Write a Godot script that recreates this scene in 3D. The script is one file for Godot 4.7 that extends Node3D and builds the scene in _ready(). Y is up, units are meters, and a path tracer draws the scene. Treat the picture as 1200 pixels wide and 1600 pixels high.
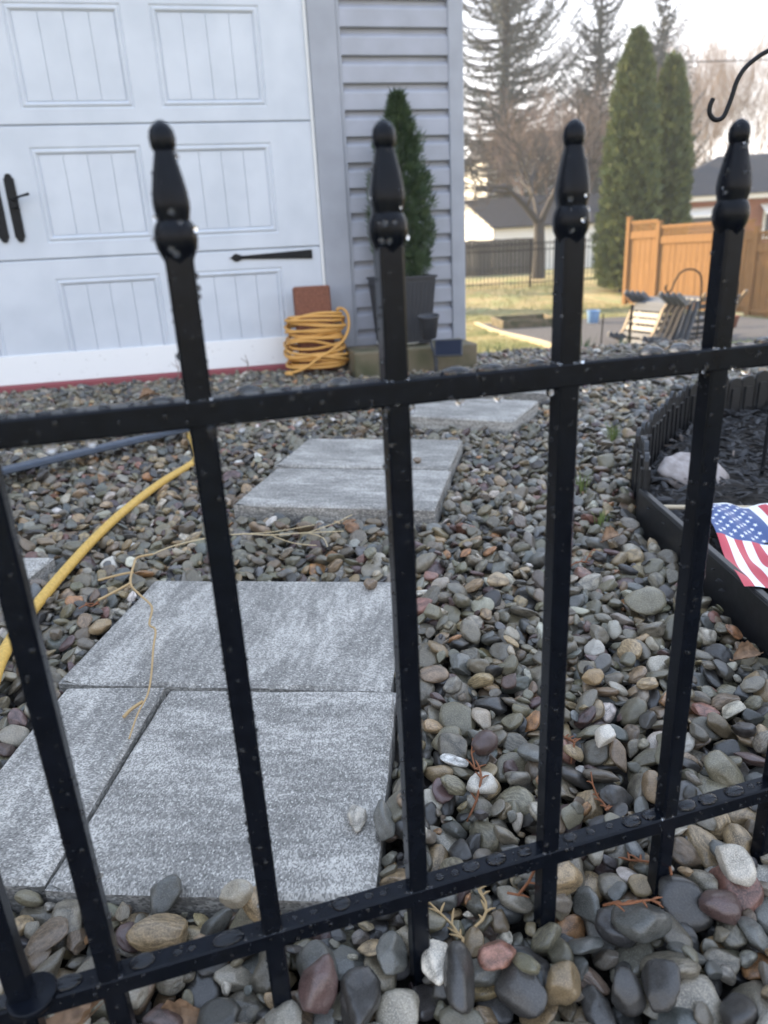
extends Node3D

# ---------------------------------------------------------------- mesh builder
class MB:
	var v := PackedVector3Array()
	var n := PackedVector3Array()
	var uv := PackedVector2Array()
	var c := PackedColorArray()
	var col := Color(1, 1, 1)
	var colored := false
	func tri(a: Vector3, b: Vector3, d: Vector3, na: Vector3, nb: Vector3, nd: Vector3, ua := Vector2.ZERO, ub := Vector2.ZERO, ud := Vector2.ZERO) -> void:
		if (b - a).cross(d - a).dot(na + nb + nd) > 0.0:
			v.append(a); v.append(d); v.append(b)
			n.append(na); n.append(nd); n.append(nb)
			uv.append(ua); uv.append(ud); uv.append(ub)
		else:
			v.append(a); v.append(b); v.append(d)
			n.append(na); n.append(nb); n.append(nd)
			uv.append(ua); uv.append(ub); uv.append(ud)
		if colored:
			c.append(col); c.append(col); c.append(col)
	func face(p: Array, inside: Vector3, us: Array = []) -> void:
		var nn: Vector3 = (p[1] - p[0]).cross(p[2] - p[0])
		if nn.length_squared() < 1e-18 and p.size() > 3:
			nn = (p[2] - p[0]).cross(p[3] - p[0])
		nn = nn.normalized()
		if nn.dot((p[0] + p[1] + p[2]) / 3.0 - inside) < 0.0:
			nn = -nn
		for i in range(1, p.size() - 1):
			if us.is_empty():
				tri(p[0], p[i], p[i + 1], nn, nn, nn)
			else:
				tri(p[0], p[i], p[i + 1], nn, nn, nn, us[0], us[i], us[i + 1])
	# chamfered box; the uv runs over x and z (in box widths) so that a slab's top is mapped once
	func box(cen: Vector3, size: Vector3, bev := 0.0, bas := Basis()) -> void:
		var h := size * 0.5
		var b: float = minf(bev, minf(h.x, minf(h.y, h.z)) * 0.9)
		var P := func(sx, sy, sz, ax): return cen + bas * Vector3(sx * (h.x - (0.0 if ax == 0 else b)), sy * (h.y - (0.0 if ax == 1 else b)), sz * (h.z - (0.0 if ax == 2 else b)))
		var U := func(p: Vector3):
			var q: Vector3 = bas.inverse() * (p - cen)
			return Vector2(q.x / size.x + 0.5, q.z / size.z + 0.5)
		var add := func(p: Array):
			var us := []
			for q in p: us.append(U.call(q))
			face(p, cen, us)
		for s in [-1, 1]:
			add.call([P.call(s, -1, -1, 0), P.call(s, 1, -1, 0), P.call(s, 1, 1, 0), P.call(s, -1, 1, 0)])
			add.call([P.call(-1, s, -1, 1), P.call(1, s, -1, 1), P.call(1, s, 1, 1), P.call(-1, s, 1, 1)])
			add.call([P.call(-1, -1, s, 2), P.call(1, -1, s, 2), P.call(1, 1, s, 2), P.call(-1, 1, s, 2)])
		if b <= 0.0:
			return
		for s in [-1, 1]:
			for t in [-1, 1]:
				add.call([P.call(s, t, -1, 0), P.call(s, t, 1, 0), P.call(s, t, 1, 1), P.call(s, t, -1, 1)])
				add.call([P.call(s, -1, t, 0), P.call(s, 1, t, 0), P.call(s, 1, t, 2), P.call(s, -1, t, 2)])
				add.call([P.call(-1, s, t, 1), P.call(1, s, t, 1), P.call(1, s, t, 2), P.call(-1, s, t, 2)])
				for q in [-1, 1]:
					add.call([P.call(s, t, q, 0), P.call(s, t, q, 1), P.call(s, t, q, 2)])
	# tube through points with a radius each
	func tube(p: Array, r, sides := 8, caps := true) -> void:
		var k := p.size()
		if k < 2: return
		var side := Vector3.ZERO
		var ring_p := []
		var ring_n := []
		for i in k:
			var d: Vector3 = (p[mini(i + 1, k - 1)] - p[maxi(i - 1, 0)]).normalized()
			if i == 0:
				side = d.cross(Vector3.UP if absf(d.y) < 0.9 else Vector3.RIGHT).normalized()
			else:
				side = (side - d * side.dot(d)).normalized()
			var o := d.cross(side)
			var rr: float = r[i] if r is Array else r
			var a := []
			var b := []
			for j in sides:
				var t := TAU * j / sides
				var q := side * cos(t) + o * sin(t)
				b.append(q); a.append(p[i] + q * rr)
			ring_p.append(a); ring_n.append(b)
		var run := 0.0
		for i in k - 1:
			var len: float = (p[i + 1] - p[i]).length()
			for j in sides:
				var m := (j + 1) % sides
				var u0 := Vector2(float(j) / sides, run)
				var u1 := Vector2(float(j + 1) / sides, run)
				var u2 := Vector2(float(j + 1) / sides, run + len)
				var u3 := Vector2(float(j) / sides, run + len)
				tri(ring_p[i][j], ring_p[i][m], ring_p[i + 1][m], ring_n[i][j], ring_n[i][m], ring_n[i + 1][m], u0, u1, u2)
				tri(ring_p[i][j], ring_p[i + 1][m], ring_p[i + 1][j], ring_n[i][j], ring_n[i + 1][m], ring_n[i + 1][j], u0, u2, u3)
			run += len
		if caps:
			for e in [0, k - 1]:
				var d2: Vector3 = (p[0] - p[1]).normalized() if e == 0 else (p[k - 1] - p[k - 2]).normalized()
				for j in range(1, sides - 1):
					tri(ring_p[e][0], ring_p[e][j], ring_p[e][j + 1], d2, d2, d2)
	# profile of (radius, height) turned about y; square > 0 makes the section squarish
	func lathe(prof: Array, cen: Vector3, sides := 20, square := 0.0, xf := Basis()) -> void:
		var k := prof.size()
		var P := []
		for i in k:
			var a := []
			for j in sides:
				var t := TAU * j / sides
				var cx := cos(t)
				var cz := sin(t)
				var q := 1.0
				if square > 0.0:
					q = lerpf(1.0, 1.0 / maxf(absf(cx), absf(cz)) * 0.88, square)
				a.append(cen + xf * Vector3(prof[i].x * cx * q, prof[i].y, prof[i].x * cz * q))
			P.append(a)
		var N := []
		for i in k:
			var a := []
			for j in sides:
				var du: Vector3 = P[i][(j + 1) % sides] - P[i][(j + sides - 1) % sides]
				var dv: Vector3 = P[mini(i + 1, k - 1)][j] - P[maxi(i - 1, 0)][j]
				var q := dv.cross(du)
				if q.length_squared() < 1e-20:
					q = xf * Vector3(0, prof[i].y - prof[maxi(0, mini(k - 1, k - 1 - i))].y, 0)
				a.append(q.normalized())
			N.append(a)
		for i in k - 1:
			for j in sides:
				var m := (j + 1) % sides
				tri(P[i][j], P[i][m], P[i + 1][m], N[i][j], N[i][m], N[i + 1][m], Vector2(float(j) / sides, float(i) / k), Vector2(float(j + 1) / sides, float(i) / k), Vector2(float(j + 1) / sides, float(i + 1) / k))
				tri(P[i][j], P[i + 1][m], P[i + 1][j], N[i][j], N[i + 1][m], N[i + 1][j], Vector2(float(j) / sides, float(i) / k), Vector2(float(j + 1) / sides, float(i + 1) / k), Vector2(float(j) / sides, float(i + 1) / k))
	# a flat outline in xy (counterclockwise, star shaped about its middle) given a thickness in z
	func slab_outline(pts: Array, z0: float, z1: float, xf := Transform3D()) -> void:
		var mid := Vector2.ZERO
		for p in pts: mid += p
		mid /= pts.size()
		var inside := xf * Vector3(mid.x, mid.y, (z0 + z1) * 0.5)
		for i in pts.size():
			var a: Vector2 = pts[i]
			var b: Vector2 = pts[(i + 1) % pts.size()]
			face([xf * Vector3(mid.x, mid.y, z1), xf * Vector3(a.x, a.y, z1), xf * Vector3(b.x, b.y, z1)], inside)
			face([xf * Vector3(mid.x, mid.y, z0), xf * Vector3(a.x, a.y, z0), xf * Vector3(b.x, b.y, z0)], inside)
			face([xf * Vector3(a.x, a.y, z0), xf * Vector3(b.x, b.y, z0), xf * Vector3(b.x, b.y, z1), xf * Vector3(a.x, a.y, z1)], inside)
	func mesh() -> ArrayMesh:
		var m := ArrayMesh.new()
		var a := []
		a.resize(Mesh.ARRAY_MAX)
		a[Mesh.ARRAY_VERTEX] = v
		a[Mesh.ARRAY_NORMAL] = n
		a[Mesh.ARRAY_TEX_UV] = uv
		if colored: a[Mesh.ARRAY_COLOR] = c
		m.add_surface_from_arrays(Mesh.PRIMITIVE_TRIANGLES, a)
		return m

# ---------------------------------------------------------------- helpers
var R := RandomNumberGenerator.new()
var used := {}
var M := {}

func rf(a: float, b: float) -> float: return R.randf_range(a, b)
func numbered(called: String) -> String:
	if not used.has(called):
		used[called] = 0
		return called
	used[called] += 1
	return "%s_%03d" % [called, used[called]]
func obj(called: String, what, m: Material, parent: Node = self) -> MeshInstance3D:
	var o := MeshInstance3D.new()
	o.name = numbered(called) if parent == self else called
	o.mesh = what.mesh() if what is MB else what
	o.material_override = m
	parent.add_child(o, true)
	return o
func tag(o: Node, label: String, category := "", group := "", kind := "") -> Node:
	if label: o.set_meta("label", label)
	if category: o.set_meta("category", category)
	if group: o.set_meta("group", group)
	if kind: o.set_meta("kind", kind)
	return o
func thing(called: String, label: String, category: String, at := Vector3.ZERO, turn := 0.0, group := "") -> Node3D:
	var o := Node3D.new()
	o.name = numbered(called)
	add_child(o)
	o.position = at
	o.rotation.y = turn
	tag(o, label, category, group)
	return o
func lin(r: float, g: float, b: float) -> Color: return Color(r, g, b).linear_to_srgb()
func mat(called: String, r: float, g: float, b: float, rough := 0.6, spec := 0.5) -> StandardMaterial3D:
	var m := StandardMaterial3D.new()
	m.resource_name = called
	m.albedo_color = lin(r, g, b)
	m.roughness = rough
	m.metallic_specular = spec
	M[called] = m
	return m
func noise(seed: int, freq: float, oct := 4, kind := FastNoiseLite.TYPE_SIMPLEX_SMOOTH) -> FastNoiseLite:
	var f := FastNoiseLite.new()
	f.seed = seed
	f.frequency = freq
	f.noise_type = kind
	f.fractal_octaves = oct
	return f
# a tileable noise texture between two greys (srgb values), used to multiply a base colour
func grain(seed: int, freq: float, lo: Color, hi: Color, side := 256, oct := 4) -> NoiseTexture2D:
	var t := NoiseTexture2D.new()
	t.width = side; t.height = side; t.seamless = true
	t.noise = noise(seed, freq, oct)
	var g := Gradient.new()
	g.offsets = PackedFloat32Array([0.15, 0.85]); g.colors = PackedColorArray([lo, hi])
	t.color_ramp = g
	return t
func tri_map(m: StandardMaterial3D, t: Texture2D, scale: float, world := true, bump := 0.0) -> void:
	m.uv1_triplanar = true
	m.uv1_world_triplanar = world
	m.uv1_scale = Vector3.ONE * scale
	m.albedo_texture = t
	if bump > 0.0:
		m.heightmap_enabled = true
		m.heightmap_texture = t
		m.heightmap_scale = bump

# the lie of the land: a level plateau under the gravel, a bank, and a shallow dip of lawn
const GZ := [3.3, 3.8, 4.6, 6.0, 8.0, 12.0, 17.0, 20.5, 27.0, 40.0, 90.0, 400.0]
const GY := [-0.05, -0.10, -0.30, -0.48, -0.62, -0.80, -0.90, -0.60, -0.46, -0.30, 0.0, 1.5]
func land(x: float, z: float) -> float:
	var d := -z
	var y := -0.05
	if d > GZ[0]:
		y = GY[GY.size() - 1]
		for i in GZ.size() - 1:
			if d < GZ[i + 1]:
				var t: float = (d - GZ[i]) / (GZ[i + 1] - GZ[i])
				y = lerpf(GY[i], GY[i + 1], smoothstep(0.0, 1.0, t) * 0.5 + t * 0.5)
				break
	y -= 0.13 * clampf(x - 5.8, 0.0, 3.0) * smoothstep(9.0, 13.0, d) * (1.0 - smoothstep(16.0, 21.0, d))
	return y

# ---------------------------------------------------------------- the scene
func _ready() -> void:
	R.seed = 20417
	# camera: a phone held at fence height, tipped down 20 degrees and rolled 3
	var cam := Camera3D.new()
	cam.name = "camera"
	add_child(cam)
	cam.transform = Transform3D(Basis(Vector3(0.998627, -0.049236, 0.017894), Vector3(0.052387, 0.938564, -0.341107), Vector3(0.0, 0.341576, 0.939854)), Vector3(0, 0.48, 0))
	var lens := CameraAttributesPhysical.new()
	lens.frustum_focal_length = 16.65
	lens.exposure_aperture = 4.4
	lens.frustum_focus_distance = 0.72
	lens.frustum_near = 0.02
	lens.frustum_far = 900.0
	cam.attributes = lens
	cam.keep_aspect = Camera3D.KEEP_HEIGHT
	cam.fov = 71.562
	cam.near = 0.02
	cam.far = 900.0
	cam.current = true
	# sky, haze and exposure
	var we := WorldEnvironment.new()
	we.name = "environment"
	var env := Environment.new()
	env.background_mode = Environment.BG_SKY
	var sky := Sky.new()
	var sm := ProceduralSkyMaterial.new()
	sm.sky_top_color = Color(0.69, 0.76, 0.87)
	sm.sky_horizon_color = Color(1.0, 0.96, 0.90)
	sm.sky_curve = 0.18
	sm.sky_energy_multiplier = 1.0
	sm.ground_bottom_color = Color(0.30, 0.28, 0.25)
	sm.ground_horizon_color = Color(0.80, 0.78, 0.74)
	sm.sun_angle_max = 30.0
	sky.sky_material = sm
	env.sky = sky
	env.tonemap_mode = Environment.TONE_MAPPER_LINEAR
	env.tonemap_exposure = 2.95
	env.fog_enabled = true
	env.fog_density = 0.0024
	env.fog_light_color = Color(0.93, 0.94, 0.95)
	env.sdfgi_enabled = true
	env.ssao_enabled = true
	env.ssil_enabled = true
	we.environment = env
	add_child(we)
	# low warm sun behind the garage, from the back left
	var sun := DirectionalLight3D.new()
	sun.name = "sun"
	add_child(sun)
	var az := deg_to_rad(33.0)
	var el := deg_to_rad(24.0)
	var to_sun := Vector3(-cos(az) * cos(el), sin(el), -sin(az) * cos(el))
	sun.look_at_from_position(to_sun * 50.0, Vector3.ZERO)
	sun.light_energy = 1.6
	sun.light_color = Color(1.0, 0.89, 0.72)
	sun.light_angular_distance = 0.5
	sun.shadow_enabled = true

	make_materials()
	make_ground()
	make_garage()
	make_garage_door()
	print("garage ", Time.get_ticks_msec())
	make_main_house()
	make_pavers()
	make_stones()
	print("stones ", Time.get_ticks_msec())
	make_garden_fence()
	make_doorstep_things()
	make_bed()
	print("bed ", Time.get_ticks_msec())
	make_far_fences()
	make_far_buildings()
	make_yard_things()
	print("yard ", Time.get_ticks_msec())
	make_trees()
	print("trees ", Time.get_ticks_msec())
	make_litter()
	make_water()
	print("done ", Time.get_ticks_msec())

func make_materials() -> void:
	var m: StandardMaterial3D
	m = mat("black_paint", 0.0055, 0.0072, 0.0115, 0.26, 0.27)
	tri_map(m, grain(3, 0.03, Color(0.8, 0.8, 0.8), Color(1, 1, 1)), 9.0, true, 0.01)
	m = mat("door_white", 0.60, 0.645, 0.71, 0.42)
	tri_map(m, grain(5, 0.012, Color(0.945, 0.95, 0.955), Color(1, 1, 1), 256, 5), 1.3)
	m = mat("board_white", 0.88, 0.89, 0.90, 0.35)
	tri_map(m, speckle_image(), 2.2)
	m = mat("siding_grey", 0.375, 0.395, 0.46, 0.55)
	tri_map(m, grain(7, 0.02, Color(0.93, 0.93, 0.92), Color(1, 1, 1), 256, 5), 1.1)
	m = mat("trim_grey", 0.345, 0.368, 0.42, 0.5)
	tri_map(m, grain(8, 0.02, Color(0.94, 0.94, 0.94), Color(1, 1, 1)), 1.3)
	mat("strip_white", 0.72, 0.73, 0.73, 0.4)
	mat("seal_red", 0.26, 0.065, 0.075, 0.6)
	mat("iron_black", 0.010, 0.011, 0.013, 0.45, 0.3)
	m = mat("roof_dark", 0.045, 0.047, 0.055, 0.9)
	tri_map(m, grain(9, 0.05, Color(0.7, 0.7, 0.7), Color(1, 1, 1)), 0.7)
	m = mat("brick_red", 0.26, 0.105, 0.062, 0.85)
	tri_map(m, grain(10, 0.05, Color(0.72, 0.7, 0.7), Color(1, 1, 1)), 7.0, true, 0.08)
	m = mat("cord_yellow", 0.60, 0.32, 0.08, 0.5)
	m = mat("hose_yellow", 0.68, 0.43, 0.10, 0.5)
	tri_map(m, grain(11, 0.05, Color(0.86, 0.86, 0.84), Color(1, 1, 1)), 9.0, true, 0.05)
	mat("pot_black", 0.028, 0.03, 0.036, 0.55)
	mat("solar_blue", 0.016, 0.02, 0.034, 0.55, 0.2)
	m = mat("timber_green", 1, 1, 1, 0.85)
	tri_map(m, grain(12, 0.012, Color(0.30, 0.30, 0.21), Color(0.47, 0.42, 0.35), 256, 6), 1.6, true, 0.1)
	m = mat("plank_blue", 0.055, 0.075, 0.11, 0.5)
	tri_map(m, grain(13, 0.03, Color(0.8, 0.8, 0.8), Color(1, 1, 1)), 5.0)
	m = mat("edging_black", 0.016, 0.017, 0.019, 0.4)
	tri_map(m, grain(14, 0.03, Color(0.75, 0.75, 0.75), Color(1, 1, 1)), 8.0, true, 0.03)
	m = mat("soil", 0.035, 0.028, 0.022, 0.95)
	tri_map(m, grain(15, 0.04, Color(0.5, 0.5, 0.5), Color(1, 1, 1)), 4.0, true, 0.5)
	m = mat("lawn", 0.50, 0.44, 0.27, 0.95)
	tri_map(m, lawn_image(), 0.16)
	m = mat("lawn_blades", 1, 1, 1, 0.8)
	m.vertex_color_use_as_albedo = true
	m.backlight_enabled = true
	m.backlight = Color(0.35, 0.35, 0.3)
	m = mat("patio_grit", 0.13, 0.125, 0.125, 0.9)
	tri_map(m, grain(16, 0.06, Color(0.55, 0.55, 0.55), Color(1, 1, 1)), 1.2, true, 0.6)
	m = mat("cedar", 0.43, 0.235, 0.10, 0.8, 0.3)
	m.vertex_color_use_as_albedo = false
	tri_map(m, wood_image(21), 1.0)
	m.uv1_scale = Vector3(5, 0.5, 5)
	m = mat("grey_wood", 0.12, 0.11, 0.10, 0.85)
	tri_map(m, wood_image(22), 1.0)
	m.uv1_scale = Vector3(4, 0.4, 4)
	m = mat("house_white", 0.74, 0.74, 0.72, 0.6)
	m = mat("house_brick", 0.30, 0.13, 0.08, 0.85)
	mat("glass_dark", 0.03, 0.035, 0.04, 0.08)
	mat("fascia_white", 0.75, 0.73, 0.68, 0.5)
	mat("wire_black", 0.02, 0.02, 0.02, 0.6)
	mat("bucket_blue", 0.22, 0.38, 0.62, 0.4)
	mat("pale_board", 0.50, 0.42, 0.30, 0.8)
	mat("chair_tan", 0.26, 0.20, 0.14, 0.6)
	mat("chair_slate", 0.10, 0.11, 0.125, 0.5)
	m = mat("bark", 0.055, 0.050, 0.048, 0.9)
	m = mat("bark_brown", 0.20, 0.15, 0.125, 0.9)
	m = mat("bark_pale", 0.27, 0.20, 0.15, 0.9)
	m = mat("needles", 0.075, 0.09, 0.082, 0.8)
	m = mat("leaf_spray", 1, 1, 1, 0.65)
	m.vertex_color_use_as_albedo = true
	m.backlight_enabled = true
	m.backlight = Color(0.3, 0.3, 0.2)
	m = mat("twig_tan", 0.42, 0.29, 0.14, 0.7)
	m = mat("twig_pale", 0.50, 0.40, 0.24, 0.7)
	m = mat("sprig_rust", 0.22, 0.085, 0.035, 0.75)
	m = mat("leaf_brown", 0.34, 0.21, 0.12, 0.7)
	tri_map(m, grain(18, 0.03, Color(0.62, 0.6, 0.58), Color(1, 1, 1), 256, 5), 14.0)
	m.backlight_enabled = true
	m.backlight = Color(0.25, 0.18, 0.1)
	m = mat("mulch", 1, 1, 1, 0.7)
	m.vertex_color_use_as_albedo = true
	m = mat("rock_pale", 0.42, 0.38, 0.36, 0.8)
	tri_map(m, grain(17, 0.03, Color(0.75, 0.73, 0.72), Color(1, 1, 1), 256, 6), 5.0, true, 0.2)
	m = mat("water", 1, 1, 1, 0.0)
	m.albedo_color = Color(1, 1, 1, 0.0)
	m.transparency = BaseMaterial3D.TRANSPARENCY_ALPHA
	m.refraction_enabled = true
	m.refraction_scale = 0.033
	m = mat("flag_print", 1, 1, 1, 0.55)
	m.albedo_texture = flag_image()
	m.cull_mode = BaseMaterial3D.CULL_DISABLED
	# stones: one colour texture of each kind of rock, tinted stone by stone
	for k in 4:
		m = mat("stone_%d" % k, 1, 1, 1, 0.5)
		m.vertex_color_use_as_albedo = true
		tri_map(m, stone_image(k), 0.38, false)
		m.roughness = 0.42
		m.clearcoat_enabled = true
		m.clearcoat = 0.35
		m.clearcoat_roughness = 0.22
		m.heightmap_enabled = true
		m.heightmap_texture = m.albedo_texture
		m.heightmap_scale = 0.04
	for k in 3:
		m = mat("paver_%d" % k, 1, 1, 1, 0.85)
		m.albedo_texture = paver_image(k)
		m.heightmap_enabled = true
		m.heightmap_texture = M["paver_%d" % k].albedo_texture
		m.heightmap_scale = 0.05

# ---------------------------------------------------------------- computed pictures
func tex(im: Image) -> ImageTexture: return ImageTexture.create_from_image(im)
func grid(seed: int, freq: float, w: int, h: int, oct := 4, kind := FastNoiseLite.TYPE_SIMPLEX_SMOOTH) -> PackedByteArray:
	var im := noise(seed, freq, oct, kind).get_seamless_image(w, h)
	im.convert(Image.FORMAT_L8)
	return im.get_data()
func from_floats(w: int, h: int, r: PackedFloat32Array, tint := Color(1, 1, 1)) -> Image:
	var d := PackedByteArray()
	d.resize(w * h * 3)
	for i in w * h:
		var q := clampf(r[i], 0.0, 1.0) * 255.0
		d[i * 3] = int(q * tint.r); d[i * 3 + 1] = int(q * tint.g); d[i * 3 + 2] = int(q * tint.b)
	return Image.create_from_data(w, h, false, Image.FORMAT_RGB8, d)
func stone_image(kind: int) -> ImageTexture:
	var w := 256
	var a := grid(31 + kind, 0.012, w, w, 4)
	var b := grid(51 + kind, 0.11, w, w, 3)
	var r := PackedFloat32Array()
	r.resize(w * w)
	for y in w:
		for x in w:
			var i := y * w + x
			var s := a[i] / 255.0
			var f := b[i] / 255.0
			var q := 0.78 + 0.20 * (s - 0.5) + 0.46 * (f - 0.5) + (0.14 if f > 0.74 else 0.0)
			if kind == 1:
				var t := sin((y / 256.0 * 9.0 + s * 1.3) * TAU)
				q += 0.10 * t + (0.10 if t > 0.86 else 0.0)
			elif kind == 2:
				var g := absf(s - 0.5)
				if g < 0.018: q += 0.28 * (1.0 - g / 0.018)
			elif kind == 3:
				q += 0.45 * (s - 0.5) + (0.16 if f > 0.72 else 0.0) - (0.18 if f < 0.26 else 0.0)
			r[i] = q
	return tex(from_floats(w, w, r, Color(1.0, 0.99, 0.97)))
func paver_image(k: int) -> ImageTexture:
	# exposed aggregate: dark and pale grit, with bands of cement haze drawn out along x
	var w := 768
	var h := 544
	var long := noise(79 + k, 0.008, 5)
	var warp := noise(179 + k, 0.02, 3)
	var cells := noise(279 + k, 0.46, 1, FastNoiseLite.TYPE_CELLULAR)
	cells.cellular_return_type = FastNoiseLite.RETURN_CELL_VALUE
	cells.fractal_type = FastNoiseLite.FRACTAL_NONE
	var salt := RandomNumberGenerator.new()
	salt.seed = 400 + k
	var d := PackedByteArray()
	d.resize(w * h * 3)
	for y in h:
		for x in w:
			var i := y * w + x
			var o := warp.get_noise_2d(x, y) * 26.0
			var band := long.get_noise_2d(x * 0.30 + o * 0.4, y * 1.15 + o) * 0.5 + 0.5
			var film := smoothstep(0.34, 0.70, band)
			var g := cells.get_noise_2d(x, y) * 0.5 + 0.5
			var streak := long.get_noise_2d(x * 0.9 + 500.0, y * 7.0) * 0.5 + 0.5
			film = clampf(film * 0.45 + 0.85 * (streak - 0.30), 0.0, 1.0)
			var q := 0.36 + 0.20 * g + 0.06 * film
			if g < 0.18 + 0.60 * film: q = 0.585 + 0.13 * film + 0.24 * g
			if g > 0.965: q = 0.80
			q += 0.07 * (salt.randf() - 0.5)
			if salt.randf() < 0.012: q -= 0.30
			q = clampf(q, 0.14, 0.93)
			d[i * 3] = int(q * 246.0); d[i * 3 + 1] = int(q * 240.0); d[i * 3 + 2] = int(q * 229.0)
	return tex(Image.create_from_data(w, h, false, Image.FORMAT_RGB8, d))
func speckle_image() -> ImageTexture:
	var im := Image.create(256, 256, false, Image.FORMAT_RGB8)
	im.fill(Color(0.98, 0.98, 0.98))
	var r := RandomNumberGenerator.new()
	r.seed = 9
	for i in 70:
		var s := r.randi_range(1, 2)
		im.fill_rect(Rect2i(r.randi() % 250, r.randi() % 250, s, s), Color(0.55, 0.52, 0.5))
	return tex(im)
func lawn_image() -> ImageTexture:
	var w := 512
	var a := grid(91, 0.012, w, w, 5)
	var b := grid(92, 0.12, w, w, 3)
	var d := PackedByteArray()
	d.resize(w * w * 3)
	for i in w * w:
		var g := smoothstep(0.42, 0.68, a[i] / 255.0) * 0.55
		var q := 0.90 + 0.34 * (b[i] / 255.0 - 0.5)
		var c := Color(1.0, 0.96, 0.88).lerp(Color(0.72, 0.86, 0.66), g) * q
		d[i * 3] = int(clampf(c.r, 0, 1) * 255); d[i * 3 + 1] = int(clampf(c.g, 0, 1) * 255); d[i * 3 + 2] = int(clampf(c.b, 0, 1) * 255)
	return tex(Image.create_from_data(w, w, false, Image.FORMAT_RGB8, d))
func wood_image(seed: int) -> ImageTexture:
	var w := 256
	var n1 := noise(seed, 0.02, 4)
	var r := PackedFloat32Array()
	r.resize(w * w)
	for y in w:
		for x in w:
			r[y * w + x] = 0.82 + 0.26 * n1.get_noise_2d(x * 3.0, y * 0.35)
	return tex(from_floats(w, w, r))
func flag_image() -> ImageTexture:
	var w := 390
	var h := 585
	var red := Color(0.76, 0.27, 0.32)
	var white := Color(0.93, 0.93, 0.92)
	var blue := Color(0.25, 0.33, 0.52)
	var im := Image.create(w, h, false, Image.FORMAT_RGB8)
	for i in 13:
		im.fill_rect(Rect2i(i * 30, 0, 30, h), red if i % 2 == 0 else white)
	im.fill_rect(Rect2i(0, 0, 210, 234), blue)
	for row in 11:           # the union lies at the hoist: eleven files of five or four-and-five stars
		for k in (5 if row % 2 == 1 else 5):
			var cx: float = 210.0 * (1 + 2 * k + (row % 2)) / 11.0
			if row % 2 == 1 and k == 4: continue
			var cy := 234.0 * (row + 1) / 12.0
			for yy in range(-9, 10):
				for xx in range(-9, 10):
					var a := atan2(yy, xx) + PI
					var rr := sqrt(xx * xx + yy * yy)
					var seg := fposmod(a, TAU / 5.0) - TAU / 10.0
					var lim: float = 3.3 / cos(minf(absf(absf(seg) - TAU / 10.0) * 0.0 + absf(seg), 1.2)) + 5.2 * pow(absf(seg) / (TAU / 10.0), 1.6)
					if rr < lim:
						var px := int(cx) + xx
						var py := int(cy) + yy
						if px >= 0 and py >= 0 and px < 210 and py < 234: im.set_pixel(px, py, white)
	im.fill_rect(Rect2i(0, 0, w, 10), white)
	return tex(im)

# ---------------------------------------------------------------- ground
func sheet(x0: float, x1: float, z0: float, z1: float, nx: int, nz: int, lift: float) -> MB:
	var b := MB.new()
	for i in nx:
		for j in nz:
			var p := []
			for q in [[i, j], [i + 1, j], [i + 1, j + 1], [i, j + 1]]:
				var x := lerpf(x0, x1, float(q[0]) / nx)
				var z := lerpf(z0, z1, float(q[1]) / nz)
				p.append(Vector3(x, land(x, z) + lift, z))
			b.face(p, Vector3(p[0].x, -50, p[0].z))
	return b
func make_ground() -> void:
	# one sheet: fine near by, coarse out to the horizon
	var b := MB.new()
	var zs := []
	var z := 60.0
	while z > -3.0: zs.append(z); z -= 9.0 if z > 0.0 else 1.0
	z = -3.3
	while z > -30.0: zs.append(z); z -= 0.4
	while z > -170.0: zs.append(z); z -= 12.0
	var xs := [-70.0, -40.0, -20.0, -8.0, -4.0, -2.0]
	var x := -1.0
	while x < 14.0: xs.append(x); x += 0.5
	xs.append_array([18.0, 26.0, 45.0, 70.0])
	for i in xs.size() - 1:
		for j in zs.size() - 1:
			var p := []
			for q in [[i, j], [i + 1, j], [i + 1, j + 1], [i, j + 1]]:
				p.append(Vector3(xs[q[0]], land(xs[q[0]], zs[q[1]]), zs[q[1]]))
			b.face(p, Vector3(p[0].x, -60, p[0].z))
	var o := obj("lawn", b, M.lawn)
	tag(o, "straw coloured dormant lawn falling away behind the garage", "lawn", "", "structure")
	var g := MB.new()
	g.face([Vector3(-2.6, -0.044, 0.6), Vector3(1.8, -0.044, 0.6), Vector3(1.8, -0.044, -3.3), Vector3(-2.6, -0.044, -3.3)], Vector3(0, -9, 0))
	tag(obj("ground", g, M.soil), "dark soil under the river stones", "ground", "", "structure")
	var pt := MB.new()
	var c0 := [Vector2(1.84, -13.2), Vector2(2.03, -7.6), Vector2(7.2, -7.0), Vector2(7.6, -13.0)]
	for i in 16:
		for j in 16:
			var p := []
			for q in [[i, j], [i + 1, j], [i + 1, j + 1], [i, j + 1]]:
				var s: float = q[0] / 16.0
				var t: float = q[1] / 16.0
				var e: Vector2 = c0[0].lerp(c0[1], t).lerp(c0[3].lerp(c0[2], t), s)
				p.append(Vector3(e.x, land(e.x, e.y) + 0.02, e.y))
			pt.face(p, Vector3(p[0].x, -50, p[0].z))
	tag(obj("patio_gravel", pt, M.patio_grit), "grey grit patch beside the lawn under the tipped chairs", "patio", "", "structure")

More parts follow.
